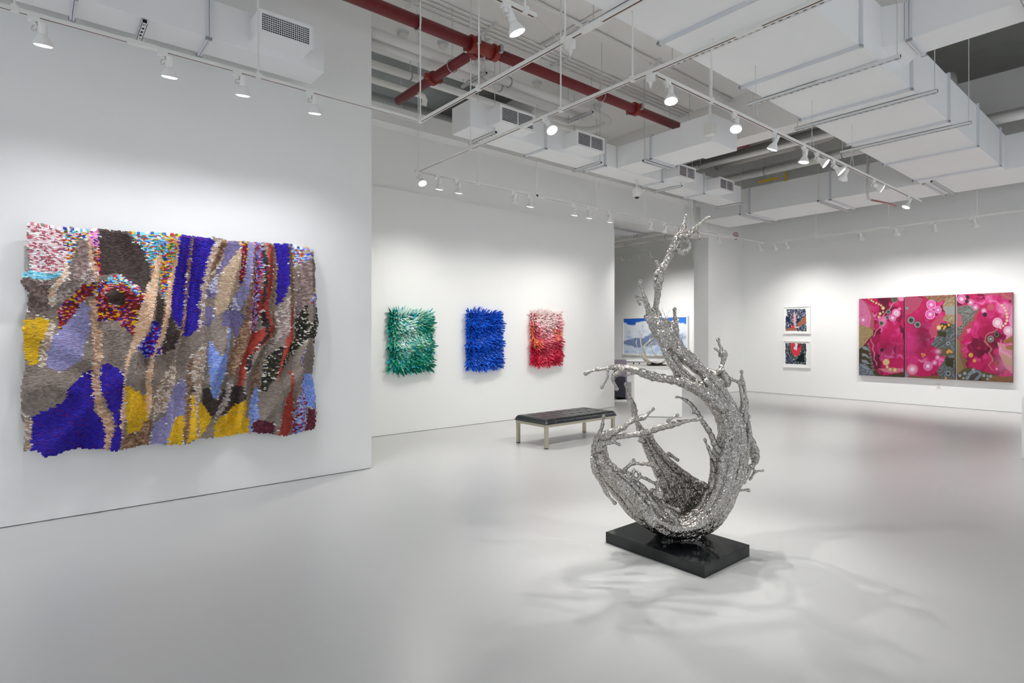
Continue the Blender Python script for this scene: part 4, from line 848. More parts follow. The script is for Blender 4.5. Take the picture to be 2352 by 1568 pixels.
def art2(u, v, s, t):
    X, Y = (u-1960)*6.27, (v-650)*6.27; c = pink_base(X, Y, 41)
    d = np.exp(-(((X-1000)/150)**2+((Y-780)/260)**2)); c = mixc(c, '6a0a28', d*0.85)
    d = np.exp(-(((X-810)/110)**2+((Y-900)/240)**2)); c = mixc(c, 'd03a80', d*0.8)
    c = poly_paint(c, X, Y, [(740,200),(930,190),(1010,230),(920,380),(780,470),(740,450)], 'b04868', 51, 5)
    c = poly_paint(c, X, Y, [(1010,185),(1330,170),(1480,160),(1380,230),(1200,280),(1080,240)], '8a6048', 52, 6, ('a88868', 6))
    c = poly_paint(c, X, Y, [(1320,230),(1480,180),(1480,620),(1350,560),(1290,520),(1330,440),(1290,360)], '98805c', 53, 8, ('b0a48c', 9))
    c = poly_paint(c, X, Y, [(1300,330),(1480,330),(1480,460),(1330,440)], '9a9a98', 54, 6)
    c = poly_paint(c, X, Y, [(1220,480),(1300,470),(1260,600),(1200,740),(1130,800),(1090,700),(1130,580)], 'c04a68', 55, 5)
    c = poly_paint(c, X, Y, [(1260,560),(1480,600),(1480,1400),(1270,1380),(1200,1280),(1250,1200),(1330,1060),(1280,950),(1120,900),(1170,820),(1210,720)], '565a54', 56, 8, ('7c8894', 9))
    c = poly_paint(c, X, Y, [(1210,690),(1350,700),(1330,780),(1220,760)], '3c3820', 57, 6); c = poly_paint(c, X, Y, [(1320,1060),(1440,1080),(1440,1240),(1330,1180)], '3c3820', 58, 6)
    c = poly_paint(c, X, Y, [(1260,580),(1400,590),(1400,650),(1270,660)], '3a2c1c', 59, 4); c = poly_paint(c, X, Y, [(1220,930),(1420,960),(1400,1040),(1230,1060)], '6a5844', 60, 5)
    c = poly_paint(c, X, Y, [(820,1330),(1000,1350),(1240,1320),(1260,1400),(800,1400)], '7a5a3c', 61, 5); c = poly_paint(c, X, Y, [(740,1240),(800,1250),(800,1340),(740,1370)], '7c8894', 62, 4)
    for a, b, r_ in ((1120,310,72),(1107,450,74),(1220,385,54)): c = rings(c, X, Y, a, b, r_, [(0.95, 'ecaed4'), (0.82, 'dc5ca8'), (0.45, 'e494c4'), (0.2, 'f4dcea')])
    for a, b, r_ in ((832,535,55),(925,598,48)): c = rings(c, X, Y, a, b, r_, [(1, '2e3a3c'), (0.92, '8ca0a8'), (0.7, '606a60'), (0.45, '3a3c28')])
    c = rings(c, X, Y, 772, 360, 20, [(1, '8c9aa4')])
    for a, b, r_ in ((1232,640,36),(1278,613,17),(1320,630,20),(1375,603,19),(1302,655,14),(1360,993,22),(1378,970,19),(1408,990,20),(990,1022,15),(1022,1032,16),(1000,1056,13),(1330,1368,17)): c = rings(c, X, Y, a, b, r_, OR if r_ < 30 else GO)
    for a, b, r_ in ((1075,1195,70),(1170,1145,40),(1213,1070,36)): c = rings(c, X, Y, a, b, r_, PK)
    c = rings(c, X, Y, 850, 1240, 92, [(1, 'c84870'), (0.8, 'e88aae'), (0.5, 'f0a8c4'), (0.28, 'f8d8e4')]); c = rings(c, X, Y, 880, 1130, 46, [(1, 'd0307c')])
    c = rings(c, X, Y, 1365, 1300, 46, [(1, '2a2c28'), (0.85, '9aa4b0'), (0.5, '3a3c38')]); c = rings(c, X, Y, 1365, 867, 30, [(1, '8c9aa4'), (0.4, '3a3c38')])
    return mixc(c, 'f6b8d8', 0.8*np.exp(-(((X-1220)/40)**2+((Y-985)/30)**2)))
def art3(u, v, s, t):
    X, Y = (u-2180)*6.273, (v-650)*6.273; c = pink_base(X, Y, 71)
    d = np.exp(-(((X-560)/120)**2+((Y-720)/190)**2)); c = mixc(c, '8a0c38', d*0.6); d = np.exp(-(((X-800)/120)**2+((Y-1150)/140)**2)); c = mixc(c, 'e888b0', d*0.7)
    c = poly_paint(c, X, Y, [(440,150),(930,130),(930,240),(780,230),(730,160),(660,185),(620,160),(560,180),(500,165)], 'b85a68', 72, 3)
    c = poly_paint(c, X, Y, [(110,330),(270,310),(440,350),(440,400),(400,470),(390,550),(330,560),(330,650),(260,660),(255,740),(200,750),(215,820),(155,840),(240,915),(180,950),(250,1050),(160,1060),(100,1000)], 'b04a54', 73, 2)
    c = poly_paint(c, X, Y, [(110,340),(270,315),(440,355),(360,470),(330,530),(230,620),(150,700),(110,760)], '6c6658', 74, 5, ('8c98a0', 7))
    c = poly_paint(c, X, Y, [(110,430),(180,470),(190,600),(110,680)], 'b86a78', 75, 5); c = poly_paint(c, X, Y, [(110,640),(260,590),(200,680),(130,800),(110,800)], '3a3a34', 76, 3, ('c8c4bc', 3))
    c = poly_paint(c, X, Y, [(100,800),(150,830),(160,960),(150,1060),(220,1150),(230,1240),(110,1330),(100,1330)], '8a7850', 77, 3)
    c = poly_paint(c, X, Y, [(180,950),(200,1060),(270,1120),(230,1150),(270,1240),(220,1250),(160,1060)], '84604c', 78, 2)
    c = poly_paint(c, X, Y, [(110,1330),(200,1240),(330,1210),(470,1270),(640,1310),(760,1360),(910,1340),(910,1450),(100,1400)], '5c5030', 79, 4); c = poly_paint(c, X, Y, [(560,1320),(760,1350),(910,1330),(910,1450),(560,1420)], '8a6240', 80, 4)
    c = poly_paint(c, X, Y, [(230,1390),(270,1290),(380,1240),(470,1290),(440,1400)], '707c84', 81, 4, ('98a6ac', 8)); c = poly_paint(c, X, Y, [(280,1390),(310,1320),(400,1280),(440,1310),(350,1400)], '4c4444', 82, 3)
    c = poly_paint(c, X, Y, [(910,380),(940,380),(930,760),(800,830),(880,640),(860,520)], 'e894bc', 83, 5); c = poly_paint(c, X, Y, [(780,830),(930,750),(930,860),(800,870)], 'a07040', 84, 4)
    c = poly_paint(c, X, Y, [(700,850),(790,880),(930,960),(930,1330),(800,1200),(720,1000)], 'd890a0', 85, 6); c = poly_paint(c, X, Y, [(800,920),(930,880),(930,970),(850,960)], 'a87848', 86, 4); c = poly_paint(c, X, Y, [(740,1040),(930,1020),(930,1200),(800,1170)], 'cc9c8c', 87, 6)
    for (x0, y0, x1, y1) in ((740,130,910,240),(910,240,860,390),(860,390,760,500),(720,640,560,740),(560,740,500,830),(500,830,610,940),(610,940,570,1010),(570,1010,630,1080),(630,1080,580,1180),(580,1180,610,1250)):
        Xw, Yw = X+11*np.sin(Y/23), Y+9*np.sin(X/28); tt = np.clip(((Xw-x0)*(x1-x0)+(Yw-y0)*(y1-y0))/((x1-x0)**2+(y1-y0)**2), 0, 1); c = mixc(c, 'b87c74', 0.85*(1-sstep(7, 11, np.hypot(Xw-x0-tt*(x1-x0), Yw-y0-tt*(y1-y0)))))
    for a, b, r_ in ((180,230,68),(310,280,50),(380,350,45)): c = rings(c, X, Y, a, b, r_, PK)
    c = rings(c, X, Y, 265, 198, 27, [(1, '2a2420')]); c = rings(c, X, Y, 255, 262, 28, [(1, '3a3430')])
    c = rings(c, X, Y, 600, 345, 52, [(1, 'c4566c')]); c = rings(c, X, Y, 500, 398, 42, PK); c = rings(c, X, Y, 515, 455, 32, [(1, '2c2826')])
    for a, b, r_ in ((758,320,20),(790,355,20),(812,395,21),(828,443,20),(838,488,23),(832,540,22),(812,583,20),(778,615,18),(740,643,18)): c = rings(c, X, Y, a, b, r_, [(1, 'c89878'), (0.85, 'ecd0b0')])
    c = rings(c, X, Y, 697, 570, 72, [(1, 'f0c0d8'), (0.75, 'e890b8'), (0.6, 'f4dce4')]); c = rings(c, X, Y, 850, 685, 66, [(1, 'f4c8dc'), (0.75, 'ecA0c4'), (0.55, 'f6e4ea')])
    c = rings(c, X, Y, 685, 740, 46, [(1, '3a302c'), (0.75, '8a8480'), (0.6, '3a302c')]); c = rings(c, X, Y, 597, 806, 52, [(1, '9a6a68'), (0.85, '8c8c86'), (0.6, '5a5a54'), (0.35, 'b8b8b0')])
    c = rings(c, X, Y, 312, 1037, 33, [(1, 'e0a050')]); c = rings(c, X, Y, 365, 1117, 24, [(1, 'e0a050')]); c = rings(c, X, Y, 685, 1150, 32, [(1, '9a5a48')])
    c = rings(c, X, Y, 687, 1237, 22, PK)
    for a, b, r_ in ((155,1330,22),(225,1300,24),(205,1370,18),(348,1250,24),(500,1330,24),(553,1337,14),(598,1342,22),(553,1380,19)): c = rings(c, X, Y, a, b, r_, [(1, '98a4b0')])
    for a, b in ((745,940),(735,975),(770,990),(800,1005),(825,1015),(855,1040),(880,1058)): c = rings(c, X, Y, a, b, 19, [(1, 'f0b0cc'), (0.6, 'dc98a8')])
    return rings(c, X, Y, 445, 1385, 18, [(1, '2c2826')])
def canvas(label, tl, tr, br, bl, fn):
    xw = X3-0.075
    y0, y1 = (xpt(tl[0], 768, xw)[1]+xpt(bl[0], 768, xw)[1])/2, (xpt(tr[0], 768, xw)[1]+xpt(br[0], 768, xw)[1])/2
    zt = (xpt(*tl, xw)[2]+xpt(*tr, xw)[2])/2; zb = (xpt(*bl, xw)[2]+xpt(*br, xw)[2])/2
    t = thing('canvas_painting', (X3, (y0+y1)/2, zb), label, 'painting', 'three canvases of the triptych')
    B((xw, y1, zb), (X3-0.004, y0, zt)).build('stretched_canvas', M_CANV, t)
    paint_grid('painted_face', [(xw-0.002, y0, zb), (xw-0.002, y1, zb), (xw-0.002, y1, zt), (xw-0.002, y0, zt)], 130, 210, fn, t, M_PAINT, 0.72)
canvas('abstract magenta canvas with grey-brown lower corner, first of the triptych', (1974,686), (2077,682), (2075,866.5), (1972,861), art1)
canvas('abstract magenta canvas with grey-green bank, centre of the triptych', (2080,681), (2195,676.5), (2191.6,871), (2078,867), art2)
canvas('abstract magenta canvas with zigzag brown edge, last of the triptych', (2198.6,676), (2327.6,671), (2324,879), (2197,871.6), art3)

# ------------------------------------------------------------------ two framed drawings
M_FRAME = mat('frame_white', 'f1f0ec', 0.4); M_PAPER = attr_mat('drawing_paper', 0.7, spec=0.2)
def draw1(u, v, s, t):
    X, Y = (u-1780)*8.71, (v-680)*8.71; c = np.zeros(u.shape+(3,))+np.array(lin('f2f2f0'))
    h = vnoise(X/8, Y/13, 3)
    c = poly_paint(c, X, Y, [(235,260),(610,255),(635,700),(210,690),(215,420),(240,380)], '343a50', 91, 4); ink = inpoly(X, Y, [(235,260),(610,255),(635,700),(210,690),(215,420),(240,380)])
    c = mixc(c, 'c8ccd6', sstep(0.62, 0.8, h)*ink)
    c = poly_paint(c, X, Y, [(215,420),(290,400),(300,520),(220,510)], '1c2a48', 92, 4); c = poly_paint(c, X, Y, [(430,460),(500,430),(470,540),(430,560)], '22304e', 93, 4)
    c = poly_paint(c, X, Y, [(620,395),(625,540),(520,580),(430,610),(470,530),(560,440)], 'a4664c', 94, 3); c = poly_paint(c, X, Y, [(210,655),(330,640),(440,640),(440,690),(215,695)], 'a86a54', 95, 4)
    c = poly_paint(c, X, Y, [(388,310),(415,380),(415,560),(425,620),(395,620),(375,500),(372,380)], 'e8a8ac', 96, 2); c = poly_paint(c, X, Y, [(312,625),(350,585),(385,610),(390,635),(320,640)], 'e8364c', 97, 2)
    return poly_paint(c, X, Y, [(395,630),(430,605),(480,615),(470,630)], 'e8e4d0', 98, 2)
def draw2(u, v, s, t):
    X, Y = (u-1780)*8.71, (v-680)*8.71; c = np.zeros(u.shape+(3,))+np.array(lin('f2f2f0'))
    h = vnoise(X/8, Y/12, 13); P_ = [(200,940),(625,945),(620,1370),(215,1350),(210,1100)]
    c = poly_paint(c, X, Y, P_, '23302e', 101, 4); c = mixc(c, 'c0c8cc', sstep(0.64, 0.8, h)*inpoly(X, Y, P_))
    c = poly_paint(c, X, Y, [(215,1150),(350,1160),(360,1350),(215,1350)], '363e52', 102, 6); c = mixc(c, 'b8c0cc', sstep(0.7, 0.85, h)*inpoly(X, Y, P_))
    c = poly_paint(c, X, Y, [(570,1110),(580,1300),(540,1320),(370,1300),(470,1230)], '0e1e24', 103, 4)
    c = poly_paint(c, X, Y, [(318,935),(525,945),(525,1050),(480,1170),(410,1205),(350,1160),(322,1070)], 'd83844', 104, 3); c = poly_paint(c, X, Y, [(450,950),(525,950),(520,1010),(450,1040)], '8e2438', 105, 3)
    c = poly_paint(c, X, Y, [(400,940),(455,945),(440,1085),(380,1060),(375,1030),(400,1000)], 'c8dce6', 106, 3)
    return poly_paint(c, X, Y, [(375,1190),(420,1190),(405,1208),(385,1208)], 'e8c020', 107, 1)
def framed(label, tl, tr, br, bl, fn, xw=None, wall=None, fw=0.022, depth=0.045, nx=110, ny=120, name='framed_drawing', cat='drawing', group=None, xwall=X3):
    xw = xwall-depth
    y0, y1 = (xpt(tl[0], 768, xw)[1]+xpt(bl[0], 768, xw)[1])/2, (xpt(tr[0], 768, xw)[1]+xpt(br[0], 768, xw)[1])/2
    zt = (xpt(*tl, xw)[2]+xpt(*tr, xw)[2])/2; zb = (xpt(*bl, xw)[2]+xpt(*br, xw)[2])/2
    t = thing(name, (xwall, (y0+y1)/2, zb), label, cat, group)
    B((xw, y1, zb), (xwall-0.003, y0, zb+fw)).box((xw, y1, zt-fw), (xwall-0.003, y0, zt)).box((xw, y1, zb+fw), (xwall-0.003, y1+fw, zt-fw)).box((xw, y0-fw, zb+fw), (xwall-0.003, y0, zt-fw)).build('frame', M_FRAME, t)
    xs_ = xw+0.022
    paint_grid('print', [(xs_, y0-fw, zb+fw), (xs_, y1+fw, zb+fw), (xs_, y1+fw, zt-fw), (xs_, y0-fw, zt-fw)], nx, ny, fn, t, M_PAPER)
framed('white framed drawing with pink column and brown wedge, upper of the pair', (1799,704.5), (1861,702), (1860.5,767), (1798.5,766), draw1, group='pair of framed drawings')
framed('white framed drawing with red U shape, lower of the pair', (1798.5,782.5), (1861,783), (1859.5,846), (1797.5,843), draw2, group='pair of framed drawings')
def clouds(u, v, s, t):
    X, Y = (u-1420)*9.8, (v-700)*9.8
    c = mixc(np.zeros(u.shape+(3,)), '2a66cc', np.ones(u.shape)); c = mixc(c, '3a80dc', sstep(500, 1500, X)); c = mixc(c, '7aa6e6', sstep(430, 800, Y))
    top = np.interp(X, [100,170,200,260,310,380,400,450,520,600,680,740,900,1100,1300,1340,1440,1530], [395,400,440,460,450,460,400,385,370,355,370,420,560,520,500,410,405,440]) + (fbm(X/22, Y/22, 7)-0.5)*42
    cl_ = sstep(-6, 10, Y-top); c = mixc(c, 'e6edf6', cl_); c = mixc(c, 'b4c8e8', cl_*sstep(480, 760, Y)*sstep(0.3, 0.7, fbm(X/120, Y/60, 8)))
    dk = np.interp(X, [100,250,400,560,740,1000,1300,1530], [800,760,735,740,640,700,640,680]) + (fbm(X/40, Y/40, 12)-0.5)*70
    low = np.interp(X, [100,170,300,420,700,1530], [870,890,930,960,930,760]) + (fbm(X/25, Y/25, 14)-0.5)*60
    c = mixc(c, '7d8db4', sstep(-5, 20, Y-dk)*(1-sstep(-8, 14, Y-low))*(1-0.4*sstep(700, 1000, X))); c = mixc(c, 'd4e0f0', sstep(-8, 14, Y-low)); return mixc(c, 'b0c6e6', sstep(-8, 14, Y-low)*sstep(0.45, 0.7, fbm(X/90, Y/50, 16)))
framed('wide framed painting of white clouds on blue sky in the far room', (1429.5,728.5), (1579,725.5), (1579,816), (1429.5,817.5), clouds, fw=0.05, depth=0.08, nx=150, ny=90, name='cloud_painting', cat='painting', xwall=18.0)

# ------------------------------------------------------------------ wall outlet
p = xpt(2156, 886.5, X3)
t = thing('wall_outlet', p, 'small white electrical outlet under the triptych', 'outlet')
B((X3-0.008, p[1]-0.04, p[2]-0.06), (X3-0.001, p[1]+0.04, p[2]+0.06)).build('cover_plate', M_PLASTIC, t, bevel=0.003)
for dz in (-0.025, 0.025): B((X3-0.012, p[1]-0.016, p[2]+dz-0.015), (X3-0.007, p[1]+0.016, p[2]+dz+0.015)).build('socket', mat('outlet_socket', 'd8d6d2', 0.5), t)
# ------------------------------------------------------------------ bench
M_LEATH = mat('bench_leather', '171d20', 0.3, bump=(140, 0.08), spec=0.5); M_BRUSH = mat('brushed_steel', 'b9b3a2', 0.33, 0.75)
bx0, bx1, by0, by1 = 5.46, 6.935, 5.80, 6.46
bn = thing('bench', ((bx0+bx1)/2, (by0+by1)/2, 0), 'low black tufted leather bench on brushed steel legs', 'bench')
for lx in (bx0+0.003, bx1-0.05):
    for ly in (by0+0.003, by1-0.05):
        B((lx, ly, 0.012), (lx+0.047, ly+0.047, 0.30)).build('leg', M_BRUSH, bn, bevel=0.003)
        B((lx+0.003, ly+0.003, 0), (lx+0.044, ly+0.044, 0.012)).build('foot_pad', mat('rubber_black', '202020', 0.8), bn)
MB().box((bx0, by0, 0.3), (bx1, by0+0.047, 0.34)).box((bx0, by1-0.047, 0.3), (bx1, by1, 0.34)).box((bx0, by0+0.047, 0.3), (bx0+0.047, by1-0.047, 0.34)).box((bx1-0.047, by0+0.047, 0.3), (bx1, by1-0.047, 0.34)).build('rail', M_BRUSH, bn)
NX, NY = 112, 48
s, t_ = np.meshgrid(np.linspace(0, 1, NX+1), np.linspace(0, 1, NY+1))
cxs = bx0-0.01 + s*(bx1-bx0+0.02); cys = by0-0.01 + t_*(by1-by0+0.02)
ed = np.minimum(np.minimum(s*(1.49), (1-s)*1.49), np.minimum(t_*0.68, (1-t_)*0.68))
zz = 0.408 - 0.045*np.clip(1-ed/0.045, 0, 1)**2.2
fx, fy = s*8 % 1, t_*3 % 1
dxs = np.minimum(fx, 1-fx)*0.186; dys = np.minimum(fy, 1-fy)*0.226
zz = zz + 0.006*np.clip(ed/0.05, 0, 1) - 0.010*np.exp(-(dxs/0.009)**2) - 0.006*np.exp(-(dys/0.009)**2)*(ed > 0.03) - 0.012*np.exp(-(dxs**2+dys**2)/0.0009)*(ed > 0.06)
P = np.stack([cxs, cys, zz], -1)
me = bpy.data.meshes.new('cushion'); idx = np.arange((NX+1)*(NY+1)).reshape(NY+1, NX+1)
F = np.stack([idx[:-1,:-1], idx[:-1,1:], idx[1:,1:], idx[1:,:-1]], -1).reshape(-1, 4).tolist(); V = P.reshape(-1, 3).tolist()
ring = list(idx[0]) + list(idx[1:, -1]) + list(idx[-1, :-1][::-1]) + list(idx[1:-1, 0][::-1]); base0 = len(V); ccx, ccy = (bx0+bx1)/2, (by0+by1)/2
for i in ring: V.append((V[i][0]+(0.004 if V[i][0] > ccx else -0.004), V[i][1]+(0.004 if V[i][1] > ccy else -0.004), 0.352))
for i in ring: V.append((V[i][0], V[i][1], 0.34))
n = len(ring)
for k in range(n):
    k2 = (k+1) % n
    F.append((ring[k], base0+k, base0+k2, ring[k2])); F.append((base0+k, base0+n+k, base0+n+k2, base0+k2))
F.append(tuple(base0+n+k for k in range(n)))
F = [tuple(int(i) for i in f) for f in F]
me.from_pydata(V, [], F); me.materials.append(M_LEATH); me.shade_smooth(); link('cushion', me, bn)

# ------------------------------------------------------------------ plinth for the small sculpture
wd = Vector((0.68, -0.733, 0)).normalized(); bd = Vector((0.733, 0.68, 0)).normalized(); P1 = Vector((8.947, 7.011, 0))
def frame_box(a0, a1, b0, b1, z0, z1):
    m = MB(); m.box((a0, b0, z0), (a1, b1, z1)); m.v = [tuple(P1 + wd*p[0] + bd*p[1] + Vector((0, 0, p[2]))) for p in m.v]; return m
pl = thing('plinth', P1 + wd*0.45 + bd*0.35, 'white rectangular plinth under the small silver sculpture', 'plinth')
frame_box(0.02, 0.88, 0.02, 0.68, 0, 0.012).build('shadow_gap_base', mat('plinth_gap', '8c8c88', 0.7), pl)
frame_box(0, 0.9, 0, 0.7, 0.012, 0.935).build('body', M_WHITE, pl, bevel=0.002)
frame_box(-0.005, 0.905, -0.005, 0.705, 0.935, 0.985).build('top_slab', mat('plinth_top', 'd9d7d2', 0.35), pl, bevel=0.003)
# white pedestal cut by the picture edge
c = zpt(2346.5, 1054, 0.0)
wp = thing('display_pedestal', (c[0]+0.3, c[1]-0.3, 0), 'white display pedestal cut off by the right-hand picture edge', 'plinth')
B((c[0], c[1]-0.6, 0.012), (c[0]+0.6, c[1], 0.8)).build('body', M_WHITE, wp, bevel=0.002)
B((c[0]+0.02, c[1]-0.58, 0), (c[0]+0.58, c[1]-0.02, 0.012)).build('shadow_gap_base', MATS['plinth_gap'], wp)

# ------------------------------------------------------------------ chair and table of the far room
M_FELT = mat('grey_upholstery', '8c8290', 0.8, bump=(90, 0.1), spec=0.2); M_DGREY = mat('dark_upholstery', '3c3d46', 0.75, spec=0.2)
gc = Vector((10.55, 8.92, 0))
ch = thing('lounge_chair', gc, 'tall grey upholstered chair seen past the end of the recessed wall', 'chair')
ang = Matrix.Translation(gc) @ Matrix.Rotation(math.radians(-24), 4, 'Z')
def rb(lo, hi):
    m = MB().box(lo, hi); m.v = [tuple(ang @ Vector(p)) for p in m.v]; return m
rb((-0.35, 0.0, 0.34), (0.35, 0.07, 1.0)).build('backrest', M_FELT, ch, bevel=0.02)
m = MB().add([(0.35,0.0,0.06),(0.42,0.0,0.06),(0.42,0.5,0.06),(0.35,0.5,0.06),(0.33,0.0,1.0),(0.37,0.0,1.0),(0.37,0.12,0.98),(0.33,0.12,0.98)], [(3,2,1,0),(4,5,6,7),(0,1,5,4),(1,2,6,5),(2,3,7,6),(3,0,4,7)]); m.v = [tuple(ang @ Vector(p)) for p in m.v]; m.build('side_panel', M_FELT, ch, bevel=0.01)
rb((-0.35, -0.02, 0.1), (0.34, 0.0, 0.6)).build('lower_panel', M_DGREY, ch, bevel=0.008)
rb((-0.35, 0.07, 0.34), (0.35, 0.55, 0.44)).build('seat', M_DGREY, ch, bevel=0.02)
rb((-0.38, -0.04, 0.0), (0.36, 0.0, 0.045)).build('floor_rail', M_WHITE, ch)
rb((-0.38, 0.52, 0.0), (0.36, 0.56, 0.34)).build('floor_rail', M_WHITE, ch)
for a in (-0.36, 0.37): rb((a-0.02, 0.0, 0.0), (a+0.02, 0.5, 0.06)).build('foot', mat('chair_foot', '24242a', 0.6), ch)
tc_ = Vector(dpt(1462, 768, 18.6)); tc_.z = 0
tb = thing('oval_table', tc_, 'white table with slim black legs in the far room', 'table')
MB().lathe([(0.3, 0.70), (0.62, 0.715), (0.66, 0.745), (0.655, 0.755), (0.3, 0.755)], 32, Matrix.Translation(tc_)).build('table_top', M_WHITE, tb, smooth=False)
for a in range(4):
    ca, sa = math.cos(a*math.pi/2+0.4), math.sin(a*math.pi/2+0.4)
    MB().tube([(tc_.x+0.34*ca, tc_.y+0.34*sa, 0.71), (tc_.x+0.46*ca, tc_.y+0.46*sa, 0)], 0.018, 8).build('leg', mat('table_leg_black', '1c1c1e', 0.4), tb)

# ------------------------------------------------------------------ splash sculptures
def steel_mat(name, scale, gap, tiltk, rough):
    m = bpy.data.materials.new(name); m.use_nodes = True; nt = m.node_tree; N = nt.nodes; L = nt.links
    b = N['Principled BSDF']; b.inputs['Metallic'].default_value = 1.0; b.inputs['Roughness'].default_value = rough
    tc = N.new('ShaderNodeTexCoord')
    vo = N.new('ShaderNodeTexVoronoi'); vo.inputs['Scale'].default_value = scale; L.new(tc.outputs['Object'], vo.inputs['Vector'])
    sub = N.new('ShaderNodeVectorMath'); sub.operation = 'SUBTRACT'; sub.inputs[1].default_value = (0.5, 0.5, 0.5); L.new(vo.outputs['Color'], sub.inputs[0])
    sc_ = N.new('ShaderNodeVectorMath'); sc_.operation = 'SCALE'; sc_.inputs['Scale'].default_value = tiltk; L.new(sub.outputs[0], sc_.inputs[0])
    ge = N.new('ShaderNodeNewGeometry'); ad = N.new('ShaderNodeVectorMath'); ad.operation = 'ADD'; L.new(ge.outputs['Normal'], ad.inputs[0]); L.new(sc_.outputs[0], ad.inputs[1])
    no = N.new('ShaderNodeVectorMath'); no.operation = 'NORMALIZE'; L.new(ad.outputs[0], no.inputs[0]); L.new(no.outputs[0], b.inputs['Normal'])
    vd = N.new('ShaderNodeTexVoronoi'); vd.inputs['Scale'].default_value = scale*0.85; L.new(tc.outputs['Object'], vd.inputs['Vector'])
    dr = N.new('ShaderNodeMapRange'); dr.inputs[1].default_value = gap; dr.inputs[2].default_value = gap+0.1; L.new(vd.outputs['Distance'], dr.inputs[0])
    mx = N.new('ShaderNodeMix'); mx.data_type = 'RGBA'; mx.inputs[6].default_value = (0.025, 0.024, 0.022, 1); mx.inputs[7].default_value = (0.53, 0.505, 0.47, 1)
    L.new(dr.outputs[0], mx.inputs[0]); L.new(mx.outputs[2], b.inputs['Base Color'])
    return m
def crom(pts, per=5):
    """smooth path through control rows (x, y, z, r)"""
    P = np.array(pts, float)
    if len(P) < 3: return [tuple(P[0]*(1-t)+P[1]*t) for t in np.linspace(0, 1, per+1)]
    Q = np.vstack([2*P[0]-P[1], P, 2*P[-1]-P[-2]]); out = []
    for i in range(1, len(Q)-2):
        p0, p1, p2, p3 = Q[i-1:i+3]
        for t in np.arange(per)/per:
            out.append(0.5*((2*p1)+(-p0+p2)*t+(2*p0-5*p1+4*p2-p3)*t*t+(-p0+3*p1-3*p2+p3)*t**3))
    out.append(P[-1]); return [tuple(o) for o in out]
def strand(mb, rows, per=5, n=9, lump=0.10, rs=None, rmin=0.003):
    rs = rs or rng
    path = crom(rows, per); k = len(path)
    ph = rs.uniform(0, 6)
    rad = [max(rmin, p[3]*(1+lump*math.sin(ph+i*1.7)+lump*rs.uniform(-.6, .6))) for i, p in enumerate(path)]
    pts = [Vector(p[:3]) for p in path]
    # rounded ends
    a = (pts[0]-pts[1]).normalized(); b = (pts[-1]-pts[-2]).normalized()
    pts = [pts[0]+a*rad[0]*0.85, pts[0]+a*rad[0]*0.5] + pts + [pts[-1]+b*rad[-1]*0.5, pts[-1]+b*rad[-1]*0.85]
    rad = [rad[0]*0.35, rad[0]*0.8] + rad + [rad[-1]*0.8, rad[-1]*0.35]
    mb.tube(pts, rad, n)
def sculpt(name, mb, m, parent, voxel, smooth=3, disp=None):
    me = mb.mesh(name, True); me.materials.append(m)
    o = link(name, me, parent)
    r = o.modifiers.new('fuse', 'REMESH'); r.mode = 'VOXEL'; r.voxel_size = voxel; r.use_smooth_shade = True
    s_ = o.modifiers.new('soften', 'SMOOTH'); s_.iterations = smooth; s_.factor = 0.5
    if disp:
        tx = bpy.data.textures.new(name+'_lumps', 'CLOUDS'); tx.noise_scale = disp[1]
        d = o.modifiers.new('lumps', 'DISPLACE'); d.texture = tx; d.strength = disp[0]; d.mid_level = 0.5
    return o
D0 = 4.24
PXM = D0/FPX
def S(rows, d=0.0, k=1.0):
    """rows (u, v, r px[, depth m]) measured on the sculpture, set at its own distance"""
    return [(*dpt(q[0], q[1], D0+(q[3] if len(q) > 3 else 0)+d), q[2]*PXM*k) for q in rows]
base = thing('splash_sculpture', (3.665, 2.49, 0), 'tall mirror-chip silver splash sculpture on a black granite slab', 'sculpture')
M_GRAN = mat('black_granite', '15191a', 0.08, vary=(200, 0.5), spec=0.5)
B((3.37, 2.07, 0), (3.96, 2.915, 0.083)).build('granite_base', M_GRAN, base, bevel=0.002)
sm = MB()
# crescent body: ribs between an outer and an inner edge, bowed towards and away from the viewer
OUT_ = [(1462,1168),(1500,1212),(1560,1236),(1634,1215),(1669,1176),(1688,1135),(1702,1098),(1708,1046),(1707,990),(1690,942),(1668,902),(1643,866)]
INN_ = [(1500,1130),(1535,1172),(1572,1192),(1606,1170),(1625,1135),(1638,1102),(1643,1046),(1658,996),(1652,962),(1637,936),(1618,912),(1596,890)]
NR = 8
for side in (-1, 1):
    for i in range(NR):
        s0 = i/(NR-1)
        w = math.sin(math.pi*min(1, max(0, s0)))
        rows = []
        for j, (a, b) in enumerate(zip(OUT_, INN_)):
            f = j/(len(OUT_)-1)
            bow = (0.19 if j > 1 else 0.10+0.045*j)*(1-0.50*max(0, f-0.45)/0.55)
            rows.append((a[0]+(b[0]-a[0])*s0, a[1]+(b[1]-a[1])*s0, (9.6 if i % 2 else 7.2)+rng.uniform(-.7, .7), side*bow*w*(1.06 if i % 2 else 0.96)*(1.0 if side < 0 else 0.9)))
        strand(sm, S(rows), per=5, lump=0.06)
# inside fill so the bowl closes over the slab
for a, dd in ((0, -0.12), (1, -0.04), (2, 0.04), (3, 0.12)):
    strand(sm, S([(1470,1165,12,dd),(1510,1205,15,dd),(1560,1222,16,dd),(1615,1208,15,dd),(1650,1170,12,dd)]))
strand(sm, S([(1530,1230,12,0),(1570,1236,14,0),(1600,1232,12,0)]))
